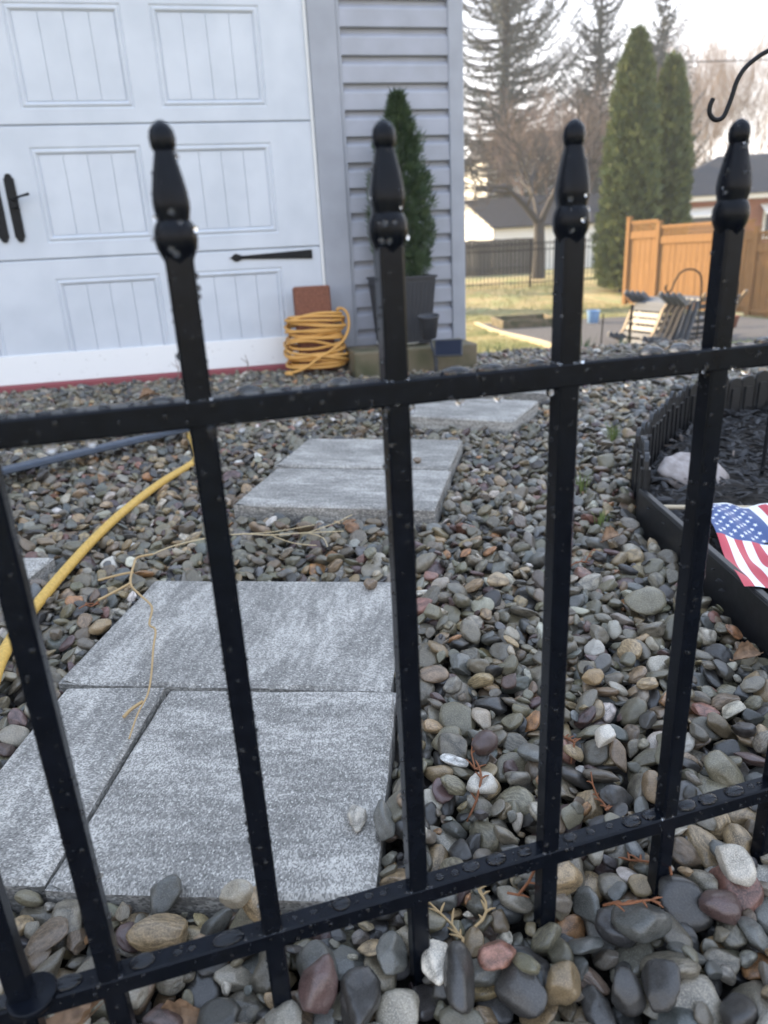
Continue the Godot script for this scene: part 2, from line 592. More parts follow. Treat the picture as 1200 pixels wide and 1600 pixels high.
# ---------------------------------------------------------------- garage
const GA := Vector3(-1.634, 0, -3.099)
const GT := 0.20086
func make_garage() -> void:
	var g := thing("garage", "grey vinyl sided garage with pale grey corner and door trim", "garage", GA, GT)
	var L := -1.66
	var Rr := 2.11
	var H := 2.45
	var D := 4.2
	var b := MB.new()
	# walls with thickness round the door opening
	b.box(Vector3(1.80, H / 2 + 0.01, -0.075), Vector3(0.60, H - 0.02, 0.11))
	b.box(Vector3(-1.40, H / 2 + 0.01, -0.075), Vector3(0.50, H - 0.02, 0.11))
	b.box(Vector3(0.17, 2.24, -0.075), Vector3(2.64, 0.42, 0.11))
	b.box(Vector3(0.225, H / 2, -D), Vector3(Rr - L - 0.02, H, 0.12))
	b.box(Vector3(Rr - 0.07, H / 2, -D / 2 - 0.05), Vector3(0.12, H, D - 0.22))
	b.box(Vector3(L + 0.07, H / 2, -D / 2 - 0.05), Vector3(0.12, H, D - 0.22))
	obj("wall", b, M.siding_grey, g)
	# gable ends and roof, ridge running back
	var mid := (L + Rr) / 2
	for z in [-0.07, -D]:
		var gb := MB.new()
		gb.slab_outline([Vector2(L, H), Vector2(Rr, H), Vector2(mid, H + 0.95)], z - 0.05, z + 0.05)
		obj("gable", gb, M.siding_grey, g)
	var rb := MB.new()
	for s in [-1, 1]:
		var ex: float = (L - 0.2) if s < 0 else (Rr + 0.2)
		rb.face([Vector3(ex, H - 0.05, 0.22), Vector3(mid, H + 1.0, 0.22), Vector3(mid, H + 1.0, -D - 0.25), Vector3(ex, H - 0.05, -D - 0.25)], Vector3(mid, 0, -D / 2))
		rb.face([Vector3(ex, H - 0.13, 0.22), Vector3(mid, H + 0.92, 0.22), Vector3(mid, H + 0.92, -D - 0.25), Vector3(ex, H - 0.13, -D - 0.25)], Vector3(mid, 9, -D / 2))
		rb.face([Vector3(ex, H - 0.13, 0.22), Vector3(ex, H - 0.05, 0.22), Vector3(ex, H - 0.05, -D - 0.25), Vector3(ex, H - 0.13, -D - 0.25)], Vector3(mid, H, 0))
		rb.face([Vector3(ex, H - 0.13, 0.22), Vector3(mid, H + 0.92, 0.22), Vector3(mid, H + 1.0, 0.22), Vector3(ex, H - 0.05, 0.22)], Vector3(mid, H, -1))
	obj("roof", rb, M.roof_dark, g)
	# dutch lap courses right of the door: butt edge proud, cove above
	for k in 24:
		var y := 0.050 + 0.1006 * k
		var prof := [Vector2(-0.010, y + 0.001), Vector2(0.0135, y), Vector2(0.0145, y + 0.003), Vector2(0.0125, y + 0.062), Vector2(0.0105, y + 0.068), Vector2(-0.0045, y + 0.082), Vector2(-0.0075, y + 0.1015)]
		var sb := MB.new()
		var inside := Vector3(1.8, y + 0.04, -0.05)
		for i in prof.size() - 1:
			sb.face([Vector3(1.585, prof[i].y, prof[i].x), Vector3(2.05, prof[i].y, prof[i].x), Vector3(2.05, prof[i + 1].y, prof[i + 1].x), Vector3(1.585, prof[i + 1].y, prof[i + 1].x)], inside if i > 0 else Vector3(1.8, y + 0.05, 0.0))
		obj("siding_board", sb, M.siding_grey, g)
	var st := MB.new()
	st.box(Vector3(1.8, 0.036, 0.0), Vector3(0.46, 0.024, 0.01), 0.002)
	obj("starter_strip", st, M.trim_grey, g)
	var cp := MB.new()
	cp.box(Vector3(2.0785, 1.235, -0.012), Vector3(0.067, 2.43, 0.066), 0.004)
	obj("corner_post", cp, M.trim_grey, g)
	var tr := MB.new()
	tr.box(Vector3(1.513, 1.235, 0.002), Vector3(0.118, 2.43, 0.044), 0.004)
	obj("door_casing", tr, M.trim_grey, g)
	var t2 := MB.new()
	t2.box(Vector3(-1.13, 1.235, 0.002), Vector3(0.118, 2.43, 0.044), 0.004)
	obj("door_casing", t2, M.trim_grey, g)
	var t3 := MB.new()
	t3.box(Vector3(0.19, 2.09, 0.002), Vector3(2.518, 0.13, 0.044), 0.004)
	obj("door_casing", t3, M.trim_grey, g)
	var jc := MB.new()
	jc.box(Vector3(1.5795, 1.235, -0.001), Vector3(0.014, 2.40, 0.034), 0.002)
	obj("side_channel", jc, M.trim_grey, g)
	var ws := MB.new()
	ws.box(Vector3(1.4465, 1.02, 0.003), Vector3(0.0135, 2.0, 0.022), 0.003)
	obj("weather_strip", ws, M.strip_white, g)

func ring(b: MB, r: Rect2, prof: Array) -> void:
	# nested rectangles: prof holds (inset, height of the face)
	var C := func(i: int, k: int) -> Vector3:
		var q := r.grow(-prof[i].x)
		return Vector3(q.position.x if k == 0 or k == 3 else q.end.x, q.position.y if k < 2 else q.end.y, prof[i].y)
	for i in prof.size() - 1:
		for k in 4:
			b.face([C.call(i, k), C.call(i, (k + 1) % 4), C.call(i + 1, (k + 1) % 4), C.call(i + 1, k)], Vector3(r.get_center().x, r.get_center().y, -3.0))
func flat_rect(b: MB, x0: float, x1: float, y0: float, y1: float, z: float) -> void:
	b.face([Vector3(x0, y0, z), Vector3(x1, y0, z), Vector3(x1, y1, z), Vector3(x0, y1, z)], Vector3(x0, y0, z - 1.0))
func make_garage_door() -> void:
	var d := thing("garage_door", "white carriage style garage door with grooved panels and black strap hinge", "garage door", GA, GT)
	var seams := [0.024, 0.5255, 1.021, 1.517, 2.025]
	var cols := [[-0.896, -0.466], [-0.366, 0.064], [0.311, 0.737], [0.842, 1.264]]
	var rows := [[0.085, 0.447], [0.588, 0.943], [1.076, 1.432], [1.575, 1.930]]
	var x0 := -1.062
	var x1 := 1.4395
	for s in 4:
		var y0: float = seams[s] + 0.0015
		var y1: float = seams[s + 1] - 0.0015
		var b := MB.new()
		var py0: float = rows[s][0]
		var py1: float = rows[s][1]
		flat_rect(b, x0, x1, y0 + 0.004, py0, 0.0)
		flat_rect(b, x0, x1, py1, y1 - 0.004, 0.0)
		var x := x0
		for c in cols:
			flat_rect(b, x, c[0], py0, py1, 0.0)
			x = c[1]
		flat_rect(b, x, x1, py0, py1, 0.0)
		# rounded meeting edges and the body behind
		b.face([Vector3(x0, y0, -0.004), Vector3(x1, y0, -0.004), Vector3(x1, y0 + 0.004, 0), Vector3(x0, y0 + 0.004, 0)], Vector3(0, y0 + 0.1, -1))
		b.face([Vector3(x0, y1, -0.004), Vector3(x1, y1, -0.004), Vector3(x1, y1 - 0.004, 0), Vector3(x0, y1 - 0.004, 0)], Vector3(0, y1 - 0.1, -1))
		b.box(Vector3((x0 + x1) / 2, (y0 + y1) / 2, -0.030), Vector3(x1 - x0, y1 - y0, 0.034))
		for e in [y0, y1]:
			b.face([Vector3(x0, e, -0.004), Vector3(x1, e, -0.004), Vector3(x1, e, -0.013), Vector3(x0, e, -0.013)], Vector3(0, (y0 + y1) / 2, -0.01))
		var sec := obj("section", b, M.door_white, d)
		for c in cols:
			var pb := MB.new()
			var rc := Rect2(c[0], py0, c[1] - c[0], py1 - py0)
			ring(pb, rc, [Vector2(0, 0), Vector2(0.004, -0.004), Vector2(0.008, -0.004), Vector2(0.013, 0.001), Vector2(0.019, 0.001), Vector2(0.028, -0.008), Vector2(0.032, -0.0105), Vector2(0.2, -0.0105)])
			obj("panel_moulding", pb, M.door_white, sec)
			var inner := rc.grow(-0.0285)
			var w := inner.size.x / 4.0
			var bd := MB.new()
			bd.box(Vector3.ZERO, Vector3(w - 0.0010, inner.size.y, 0.007), 0.0015)
			var bm := bd.mesh()
			for k in 4:
				var o := obj("panel_board", bm, M.door_white, sec)
				o.position = Vector3(inner.position.x + w * (k + 0.5), inner.get_center().y, -0.0080)
	var kb := MB.new()
	kb.box(Vector3((x0 + x1) / 2, 0.085, 0.0035), Vector3(x1 - x0, 0.122, 0.006), 0.0015)
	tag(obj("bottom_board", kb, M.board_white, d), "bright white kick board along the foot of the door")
	var sl := MB.new()
	sl.box(Vector3((x0 + x1) / 2, -0.009, 0.004), Vector3(x1 - x0, 0.064, 0.03), 0.006)
	tag(obj("bottom_seal", sl, M.seal_red, d), "dull red rubber seal under the door")
	for hx in [0.152, 0.213]:
		var pts := []
		var half := [[0.0, 0.128], [0.007, 0.126], [0.012, 0.120], [0.0135, 0.112], [0.0185, 0.110], [0.0185, 0.104], [0.0195, 0.0]]
		for q in half: pts.append(Vector2(q[0], q[1]))
		for i in range(half.size() - 2, -1, -1): pts.append(Vector2(half[i][0], -half[i][1]))
		for i in range(1, half.size()): pts.append(Vector2(-half[i][0], -half[i][1]))
		for i in range(half.size() - 2, 0, -1): pts.append(Vector2(-half[i][0], half[i][1]))
		var hb := MB.new()
		hb.slab_outline(pts, 0.0, 0.006, Transform3D(Basis(), Vector3(hx, 0.724, 0.001)))
		var h := obj("handle_plate", hb, M.iron_black, d)
		tag(h, "black iron handle plate with stepped rounded ends")
		if hx > 0.2:
			var lv := MB.new()
			lv.box(Vector3(hx + 0.004, 0.742, 0.014), Vector3(0.026, 0.04, 0.016), 0.004)
			lv.tube([Vector3(hx + 0.004, 0.755, 0.02), Vector3(hx + 0.02, 0.757, 0.045), Vector3(hx + 0.04, 0.764, 0.05), Vector3(hx + 0.075, 0.772, 0.05)], [0.006, 0.0055, 0.0045, 0.006], 8)
			obj("lever", lv, M.iron_black, h)
	for y in [0.494, 1.60]:
		var hp := []
		for q in [[1.402, -0.019], [1.402, 0.019], [1.10, 0.0075], [1.082, 0.006], [1.078, 0.012], [1.068, 0.017], [1.056, 0.012], [1.05, 0.004], [1.036, 0.0], [1.05, -0.004], [1.056, -0.012], [1.068, -0.017], [1.078, -0.012], [1.082, -0.006], [1.10, -0.0075]]: hp.append(Vector2(q[0], y + q[1]))
		var hb2 := MB.new()
		hb2.slab_outline(hp, 0.0005, 0.005)
		obj("strap_hinge", hb2, M.iron_black, d)

func make_main_house() -> void:
	# the dwelling left of the garage, outside the picture: it keeps the gravel in shade
	var h := thing("dwelling", "grey sided house left of the garage with a dark gable roof", "house", Vector3(-9.6, -0.05, -4.6), GT)
	var b := MB.new()
	b.box(Vector3(0, 1.9, 0), Vector3(9.6, 3.8, 7.6), 0.02)
	obj("wall", b, M.siding_grey, h)
	var r := MB.new()
	r.slab_outline([Vector2(-4.3, 3.78), Vector2(4.3, 3.78), Vector2(0, 5.9)], -5.2, 5.2, Transform3D(Basis(Vector3.UP, PI / 2), Vector3.ZERO))
	obj("roof", r, M.roof_dark, h)
	for i in 3:
		var w := MB.new()
		w.box(Vector3(-3.0 + 3.0 * i, 1.7, 3.82), Vector3(1.1, 1.5, 0.10), 0.02)
		var o := obj("window", w, M.strip_white, h)
		var p := MB.new()
		p.box(Vector3(-3.0 + 3.0 * i, 1.7, 3.875), Vector3(0.92, 1.32, 0.02))
		obj("pane", p, M.glass_dark, o)

# ---------------------------------------------------------------- pavers
# centre x, top y, centre z, width, depth, yaw in degrees, picture, picture turned
const PAVERS := [
	[-0.192, -0.003, -0.889, 0.420, 0.294, -7.6, 0, true, "wide grey paver with streaks running lengthwise, behind the two front pavers"],
	[-0.1475, -0.002, -0.583, 0.276, 0.288, -5.6, 1, false, "square grey speckled paver nearest the fence, right of the narrow one"],
	[-0.3515, -0.001, -0.607, 0.124, 0.288, -4.6, 2, true, "narrow pale grey paver nearest the fence, at the left picture edge"],
	[-0.0755, 0.018, -1.444, 0.412, 0.258, -13.0, 2, false, "front paver of the raised pair halfway to the garage"],
	[-0.021, 0.020, -1.706, 0.416, 0.256, -13.6, 0, false, "back paver of the raised pair halfway to the garage"],
	[0.255, 0.026, -2.15, 0.40, 0.29, -27.0, 1, false, "paver with a corner towards the fence, farthest of the path by the planter"],
	[0.45, 0.024, -2.53, 0.40, 0.28, -27.0, 2, false, "farthest paver of the path, behind the one with the turned corner"],
	[-0.800, 0.010, -1.030, 0.41, 0.29, -6.0, 1, false, "dark grey paver under the yellow hose at the left picture edge"],
]
func make_pavers() -> void:
	for p in PAVERS:
		var t := 0.045
		var b := MB.new()
		# the top is a grid with a worn, slightly uneven rim
		var nx := 14
		var nz := 10
		var nn := noise(int(p[0] * 1000) + 77, 9.0, 2)
		var V := func(i: int, j: int) -> Vector3:
			var x: float = p[3] * (float(i) / nx - 0.5)
			var z: float = p[4] * (float(j) / nz - 0.5)
			var y := nn.get_noise_2d(x * 1.0, z) * 0.0010
			if i == 0 or i == nx or j == 0 or j == nz:
				y -= 0.0035 + 0.0015 * nn.get_noise_2d(x * 6.0, z * 6.0)
				x += nn.get_noise_2d(z * 9.0, 3.0) * 0.0015
				z += nn.get_noise_2d(x * 9.0, 7.0) * 0.0015
			elif i == 1 or i == nx - 1 or j == 1 or j == nz - 1:
				if i == 1: x = p[3] * -0.5 + 0.0045
				if i == nx - 1: x = p[3] * 0.5 - 0.0045
				if j == 1: z = p[4] * -0.5 + 0.0045
				if j == nz - 1: z = p[4] * 0.5 - 0.0045
			return Vector3(x, y, z)
		var U := func(q: Vector3) -> Vector2:
			var a := Vector2(q.x / 0.42 + 0.5, q.z / 0.42 + 0.5)
			return Vector2(a.y, a.x) if p[7] else a
		var low := Vector3(0, -0.3, 0)
		for i in nx:
			for j in nz:
				var q := [V.call(i, j), V.call(i + 1, j), V.call(i + 1, j + 1), V.call(i, j + 1)]
				b.face(q, Vector3(q[0].x, -0.3, q[0].z), [U.call(q[0]), U.call(q[1]), U.call(q[2]), U.call(q[3])])
		var rim := []
		for i in nx: rim.append([i, 0])
		for j in nz: rim.append([nx, j])
		for i in nx: rim.append([nx - i, nz])
		for j in nz: rim.append([0, nz - j])
		for k in rim.size():
			var a: Vector3 = V.call(rim[k][0], rim[k][1])
			var c: Vector3 = V.call(rim[(k + 1) % rim.size()][0], rim[(k + 1) % rim.size()][1])
			var a2 := Vector3(a.x, -t, a.z)
			var c2 := Vector3(c.x, -t, c.z)
			b.face([a, c, c2, a2], Vector3(0, -t / 2, 0), [Vector2(a.x + a.z, 0), Vector2(c.x + c.z, 0), Vector2(c.x + c.z, 0.1), Vector2(a.x + a.z, 0.1)])
		b.face([Vector3(-p[3] / 2, -t, -p[4] / 2), Vector3(p[3] / 2, -t, -p[4] / 2), Vector3(p[3] / 2, -t, p[4] / 2), Vector3(-p[3] / 2, -t, p[4] / 2)], Vector3.ZERO)
		var o := obj("paver", b, M["paver_%d" % p[6]])
		o.position = Vector3(p[0], p[1], p[2])
		o.rotation.y = deg_to_rad(p[5])
		tag(o, p[8], "paver", "pavers of the stepping path")

# ---------------------------------------------------------------- river stones
func sphere_tris(level: int) -> Array:
	var t := (1.0 + sqrt(5.0)) / 2.0
	var V := [Vector3(-1, t, 0), Vector3(1, t, 0), Vector3(-1, -t, 0), Vector3(1, -t, 0), Vector3(0, -1, t), Vector3(0, 1, t), Vector3(0, -1, -t), Vector3(0, 1, -t), Vector3(t, 0, -1), Vector3(t, 0, 1), Vector3(-t, 0, -1), Vector3(-t, 0, 1)]
	for i in V.size(): V[i] = V[i].normalized()
	var F := [[0, 11, 5], [0, 5, 1], [0, 1, 7], [0, 7, 10], [0, 10, 11], [1, 5, 9], [5, 11, 4], [11, 10, 2], [10, 7, 6], [7, 1, 8], [3, 9, 4], [3, 4, 2], [3, 2, 6], [3, 6, 8], [3, 8, 9], [4, 9, 5], [2, 4, 11], [6, 2, 10], [8, 6, 7], [9, 8, 1]]
	for l in level:
		var mid := {}
		var G := []
		for f in F:
			var m := []
			for e in 3:
				var a: int = f[e]
				var b: int = f[(e + 1) % 3]
				var key := mini(a, b) * 100000 + maxi(a, b)
				if not mid.has(key):
					mid[key] = V.size()
					V.append(((V[a] + V[b]) * 0.5).normalized())
				m.append(mid[key])
			G.append([f[0], m[0], m[2]]); G.append([f[1], m[1], m[0]]); G.append([f[2], m[2], m[1]]); G.append([m[0], m[1], m[2]])
		F = G
	return [V, F]
var ball: Array
func stone_mesh(seed: int, sharp: float) -> ArrayMesh:
	# a few broad worn faces, blended like a water-rounded pebble; fills about the unit box
	var r := RandomNumberGenerator.new()
	r.seed = seed
	var planes := []
	for i in r.randi_range(8, 14):
		var d := Vector3(r.randfn(), r.randfn(), r.randfn()).normalized()
		planes.append([d, r.randf_range(0.60, 0.98)])
	var lump := noise(seed, 0.9, 2)
	var P := PackedVector3Array()
	var hi := Vector3.ONE * -9.0
	var lo := Vector3.ONE * 9.0
	for d in ball[0]:
		var s := 1.0
		for q in planes:
			var k: float = maxf(0.0, d.dot(q[0])) / q[1]
			s += pow(k, sharp)
		var rad := pow(s, -1.0 / sharp) * (1.0 + 0.06 * lump.get_noise_3dv(d * 1.6) + 0.03 * lump.get_noise_3dv(d * 4.5))
		var p: Vector3 = d * rad
		P.append(p)
		hi = hi.max(p); lo = lo.min(p)
	var mid := (hi + lo) * 0.5
	var half := (hi - lo) * 0.5
	for i in P.size(): P[i] = (P[i] - mid) / half
	var N := PackedVector3Array()
	N.resize(P.size())
	var I := PackedInt32Array()
	for f in ball[1]:
		var nn := (P[f[1]] - P[f[0]]).cross(P[f[2]] - P[f[0]])
		for k in 3: N[f[k]] += nn
		if nn.dot(P[f[0]]) > 0.0:
			I.append(f[0]); I.append(f[2]); I.append(f[1])
		else:
			I.append(f[0]); I.append(f[1]); I.append(f[2])
	for i in N.size():
		N[i] = N[i].normalized()
		if N[i].dot(P[i]) < 0.0: N[i] = -N[i]
	var a := []
	a.resize(Mesh.ARRAY_MAX)
	a[Mesh.ARRAY_VERTEX] = P
	a[Mesh.ARRAY_NORMAL] = N
	a[Mesh.ARRAY_INDEX] = I
	var m := ArrayMesh.new()
	m.add_surface_from_arrays(Mesh.PRIMITIVE_TRIANGLES, a)
	return m

# name, linear colour, share, kinds of rock it comes in
const ROCKS := [
	["grey", 0.222, 0.205, 0.168, 27, [0, 0, 1, 2, 3]],
	["greenish grey", 0.220, 0.206, 0.150, 20, [0, 1, 0, 2]],
	["blue grey", 0.165, 0.174, 0.172, 10, [0, 0, 2]],
	["dark slate", 0.072, 0.071, 0.072, 14, [0, 0, 2]],
	["tan", 0.400, 0.310, 0.195, 12, [1, 3, 0]],
	["brown", 0.225, 0.172, 0.125, 7, [0, 1, 3]],
	["purple brown", 0.140, 0.092, 0.092, 4, [0, 0, 3]],
	["pale grey", 0.470, 0.445, 0.390, 9, [3, 0, 2]],
	["rust orange", 0.400, 0.215, 0.100, 1.6, [3, 1]],
	["reddish", 0.300, 0.155, 0.125, 1.4, [0, 3]],
	["white", 0.780, 0.760, 0.720, 2, [3, 0]],
]
# stones the photograph shows plainly: x, z, half length, width and height ratio, yaw, rock, texture kind, label
const PLAIN_STONES := [
	[0.209, -0.589, 0.0165, 0.80, 0.70, 20, 10, 0, "small pure white stone between the fourth and fifth pickets"],
	[-0.039, -0.508, 0.0190, 0.62, 0.60, 80, 10, 3, "white stone lying on the front right corner of the near paver"],
	[-0.015, -0.500, 0.0230, 0.50, 0.55, 100, 2, 0, "blue grey angular stone leaning on the near paver's right edge"],
	[-0.191, -0.406, 0.0300, 0.62, 0.60, 8, 4, 1, "tan stone with dark wavy bands in front of the near paver"],
	[0.089, -0.592, 0.0190, 0.82, 0.80, 40, 6, 0, "round purple brown stone right of the middle picket"],
	[-0.027, -0.988, 0.0150, 0.90, 0.75, 70, 5, 1, "round brown stone on the back edge of the wide paver"],
	[0.083, -1.585, 0.0130, 0.90, 0.75, 10, 5, 0, "small brown stone on the back paver of the raised pair"],
	[0.013, -0.480, 0.0180, 0.75, 0.65, 120, 10, 3, "white rounded stone just right of the near paver's corner"],
	[0.359, -0.884, 0.0420, 0.66, 0.42, 20, 1, 0, "large smooth heart shaped grey stone near the black edging board"],
	[0.405, -0.797, 0.0220, 0.66, 0.7, 80, 7, 3, "black and white speckled stone under the black edging board"],
	[0.452, -1.232, 0.0240, 0.86, 0.5, 0, 3, 0, "round black stone at the far end of the edging board"],
	[-0.195, -0.438, 0.0230, 0.70, 0.65, 60, 2, 0, "dark blue grey stone overlapping the front edge of the near paver"],
	[-0.150, -0.418, 0.0210, 0.45, 0.5, 35, 2, 2, "thin bluish stone leaning beside the banded tan stone"],
	[-0.128, -0.417, 0.0210, 0.62, 0.55, -20, 7, 0, "pale grey oval stone in front of the near paver"],
	[0.174, -0.388, 0.0290, 0.85, 0.5, 10, 2, 0, "broad flat blue grey stone in front of the fifth picket"],
	[0.120, -0.425, 0.0300, 0.80, 0.6, 50, 4, 3, "large rough tan stone behind the bottom rail by the fourth picket"],
	[0.020, -0.365, 0.0250, 0.55, 0.5, 85, 10, 3, "white rounded stone below the middle picket"],
	[-0.035, -0.345, 0.0330, 0.60, 0.5, 80, 3, 0, "dark slate stone standing below the bottom rail"],
	[-0.062, -0.350, 0.0240, 0.75, 0.6, 70, 6, 0, "purple brown stone right of the second picket's foot"],
	[0.035, -0.345, 0.0300, 0.5, 0.45, 86, 3, 0, "long dark green grey stone standing in front of the middle picket"],
	[0.240, -0.400, 0.0240, 0.80, 0.6, 20, 6, 0, "plum brown stone in front of the fence near the right edge"],
	[0.105, -0.345, 0.0200, 0.8, 0.7, 20, 4, 0, "smooth tan stone in front of the fourth picket"],
	[0.062, -0.360, 0.0180, 0.85, 0.7, 20, 9, 3, "pinkish speckled stone between middle and fourth pickets"],
]
const X0 := -2.45
const Z0 := -3.62
const CELL := 0.005
const NX := 830
const NZ := 815
var hmap := PackedFloat32Array()
var closed := PackedByteArray()
func on_paver(x: float, z: float, grow: float) -> bool:
	for p in PAVERS:
		var a: float = -deg_to_rad(p[5])
		var dx: float = x - p[0]
		var dz: float = z - p[2]
		var lx := dx * cos(a) + dz * sin(a)
		var lz := -dx * sin(a) + dz * cos(a)
		if absf(lx) < p[3] * 0.5 + grow and absf(lz) < p[4] * 0.5 + grow: return true
	return false
func no_stones(x: float, z: float) -> bool:
	# garage door line, doorstep timber, mulch bed
	if z < -3.405 - (x + 0.1) * 0.2035 - 0.02: return true
	if z < -3.0 and x > -0.105 and x < 0.43 and z < -3.03 - 0.2035 * x: return true
	if x > 0.466 and z > -1.30: return true
	if z > -1.96 and x > 0.466:
		var lim := 0.0
		for i in EDGE_PATH.size() - 1:
			var a: Vector2 = EDGE_PATH[i]
			var b: Vector2 = EDGE_PATH[i + 1]
			if z <= a.y and z > b.y: lim = lerpf(a.x, b.x, (z - a.y) / (b.y - a.y))
		if lim > 0.0 and x > lim - 0.006: return true
	return on_paver(x, z, 0.0)
func hat(x: float, z: float) -> float:
	var i := int((x - X0) / CELL)
	var j := int((z - Z0) / CELL)
	if i < 0 or j < 0 or i >= NX or j >= NZ: return -0.04
	return hmap[j * NX + i]
func shut(x: float, z: float) -> bool:
	var i := int((x - X0) / CELL)
	var j := int((z - Z0) / CELL)
	if i < 0 or j < 0 or i >= NX or j >= NZ: return true
	return closed[j * NX + i] != 0
func drop_stone(x: float, z: float, a: float, b: float, c: float, yaw: float, sink: float) -> Array:
	# rest an ellipsoid on the heap: [height of its middle, slope x, slope z]
	var ca := cos(yaw)
	var sa := sin(yaw)
	var top := -9.0
	var sum := 0.0
	var cnt := 0
	for k in 13:
		var rho := 0.0 if k == 0 else (0.5 if k < 5 else 0.85)
		var t := TAU * (k - 1) / 4.0 if k < 5 else TAU * (k - 5) / 8.0
		var ex := a * rho * cos(t)
		var ez := b * rho * sin(t)
		var h := hat(x + ex * ca + ez * sa, z - ex * sa + ez * ca) + c * sqrt(1.0 - rho * rho)
		top = maxf(top, h)
		sum += h; cnt += 1
	var y := lerpf(top, sum / cnt, sink)
	var ga := (hat(x + a * 0.7 * ca, z - a * 0.7 * sa) - hat(x - a * 0.7 * ca, z + a * 0.7 * sa)) / (1.4 * a)
	var gb := (hat(x + b * 0.7 * sa, z + b * 0.7 * ca) - hat(x - b * 0.7 * sa, z - b * 0.7 * ca)) / (1.4 * b)
	return [y, clampf(ga, -0.75, 0.75), clampf(gb, -0.75, 0.75)]
func heap(x: float, z: float, y: float, a: float, b: float, c: float, yaw: float, ga: float, gb: float) -> void:
	var ca := cos(yaw)
	var sa := sin(yaw)
	var r := maxf(a, b)
	var i0 := maxi(0, int((x - r - X0) / CELL))
	var i1 := mini(NX - 1, int((x + r - X0) / CELL))
	var j0 := maxi(0, int((z - r - Z0) / CELL))
	var j1 := mini(NZ - 1, int((z + r - Z0) / CELL))
	for j in range(j0, j1 + 1):
		var dz := Z0 + (j + 0.5) * CELL - z
		for i in range(i0, i1 + 1):
			var dx := X0 + (i + 0.5) * CELL - x
			var ex := (dx * ca - dz * sa)
			var ez := (dx * sa + dz * ca)
			var q := ex * ex / (a * a) + ez * ez / (b * b)
			if q < 1.0:
				var h := y + c * sqrt(1.0 - q) * 0.92 + ex * ga + ez * gb
				var at := j * NX + i
				if h > hmap[at]: hmap[at] = h
func pick_rock() -> int:
	var s := 0.0
	for k in ROCKS: s += k[4]
	var t := R.randf() * s
	for i in ROCKS.size():
		t -= ROCKS[i][4]
		if t < 0.0: return i
	return 0
func make_stones() -> void:
	ball = sphere_tris(3)
	var shapes := []
	for k in 28: shapes.append(stone_mesh(500 + k * 7, [9.0, 15.0, 26.0, 48.0][k % 4]))
	hmap.resize(NX * NZ)
	closed.resize(NX * NZ)
	for j in NZ:
		for i in NX:
			var x := X0 + (i + 0.5) * CELL
			var z := Z0 + (j + 0.5) * CELL
			hmap[j * NX + i] = -0.034
			if no_stones(x, z):
				closed[j * NX + i] = 1
	for p in PAVERS:      # paver tops stand in the heap
		var rr := 0.27
		for j in range(maxi(0, int((p[2] - rr - Z0) / CELL)), mini(NZ, int((p[2] + rr - Z0) / CELL))):
			for i in range(maxi(0, int((p[0] - rr - X0) / CELL)), mini(NX, int((p[0] + rr - X0) / CELL))):
				if on_paver(X0 + (i + 0.5) * CELL, Z0 + (j + 0.5) * CELL, 0.0): hmap[j * NX + i] = p[1]
	var all := []
	var total := 50000
	for s in total:
		var a := 0.0090 + 0.0105 * pow(R.randf(), 1.2) + (0.005 if R.randf() < 0.12 else 0.0)
		if s > total * 0.66: a *= 0.78
		if s > total * 0.86: a *= 0.52
		var b := a * rf(0.58, 0.92)
		var c := minf(b * 0.95, a * rf(0.26, 0.60))
		var yaw := R.randf() * TAU
		var best := []
		var bx := 0.0
		var bz := 0.0
		var tiny := s > total * 0.86
		for k in (18 if tiny else 6):
			var x := rf(X0 + 0.03, X0 + NX * CELL - 0.03)
			var z := rf(Z0 + 0.03, Z0 + NZ * CELL - 0.03)
			if absf(x) > 0.85 + 0.62 * absf(minf(z, 0.0)): continue
			if shut(x, z): continue
			var ax := a * 0.75 * cos(yaw)
			var az := -a * 0.75 * sin(yaw)
			if shut(x + ax, z + az) or shut(x - ax, z - az): continue
			var bx2 := b * 0.8 * sin(yaw)
			var bz2 := b * 0.8 * cos(yaw)
			if shut(x + bx2, z + bz2) or shut(x - bx2, z - bz2): continue
			var d := drop_stone(x, z, a, b, c, yaw, 0.55)
			if best.is_empty() or d[0] - c * 0.6 < best[0] - c * 0.6:
				best = d; bx = x; bz = z
		if best.is_empty() or best[0] > (-0.004 if tiny else 0.024): continue
		heap(bx, bz, best[0], a, b, c, yaw, best[1], best[2])
		var rock := pick_rock()
		var kinds: Array = ROCKS[rock][5]
		all.append([bx, best[0], bz, a, b, c, yaw, best[1], best[2], rock, kinds[R.randi() % kinds.size()], R.randi() % shapes.size(), ""])
	for q in PLAIN_STONES:
		var a: float = q[2] * 0.76
		var yaw := deg_to_rad(q[5])
		var d := drop_stone(q[0], q[1], a, a * q[3], a * q[4], yaw, 0.5)
		heap(q[0], q[1], d[0], a, a * q[3], a * q[4], yaw, d[1], d[2])
		all.append([q[0], d[0], q[1], a, a * q[3], a * q[4], yaw, d[1], d[2], q[6], q[7], R.randi() % shapes.size(), q[8]])
	# the three hundred that show largest stand alone; the rest are the gravel
	var cam: Camera3D = get_node("camera")
	var inv := cam.transform.affine_inverse()
	var rank := []
	for i in all.size():
		var s: Array = all[i]
		var p := inv * Vector3(s[0], s[1], s[2])
		var px := -p.x / p.z * 1110.0
		var py := p.y / p.z * 1110.0
		var show := 0.0
		if p.z < 0.0 and absf(px) < 590.0 and absf(py) < 790.0:
			var open := clampf((s[1] + s[5] * 0.9 - hat(s[0], s[2])) / (s[5] * 0.4) + 1.0, 0.0, 1.0)
			show = sqrt(s[3] * s[4]) / -p.z * open
		if s[12]: show = 9.0
		rank.append([show, i])
	rank.sort_custom(func(x, y): return x[0] > y[0])
	var alone := {}
	for k in 300: alone[rank[k][1]] = true
	var solid := {}
	var alike := {}
	var groups := {}
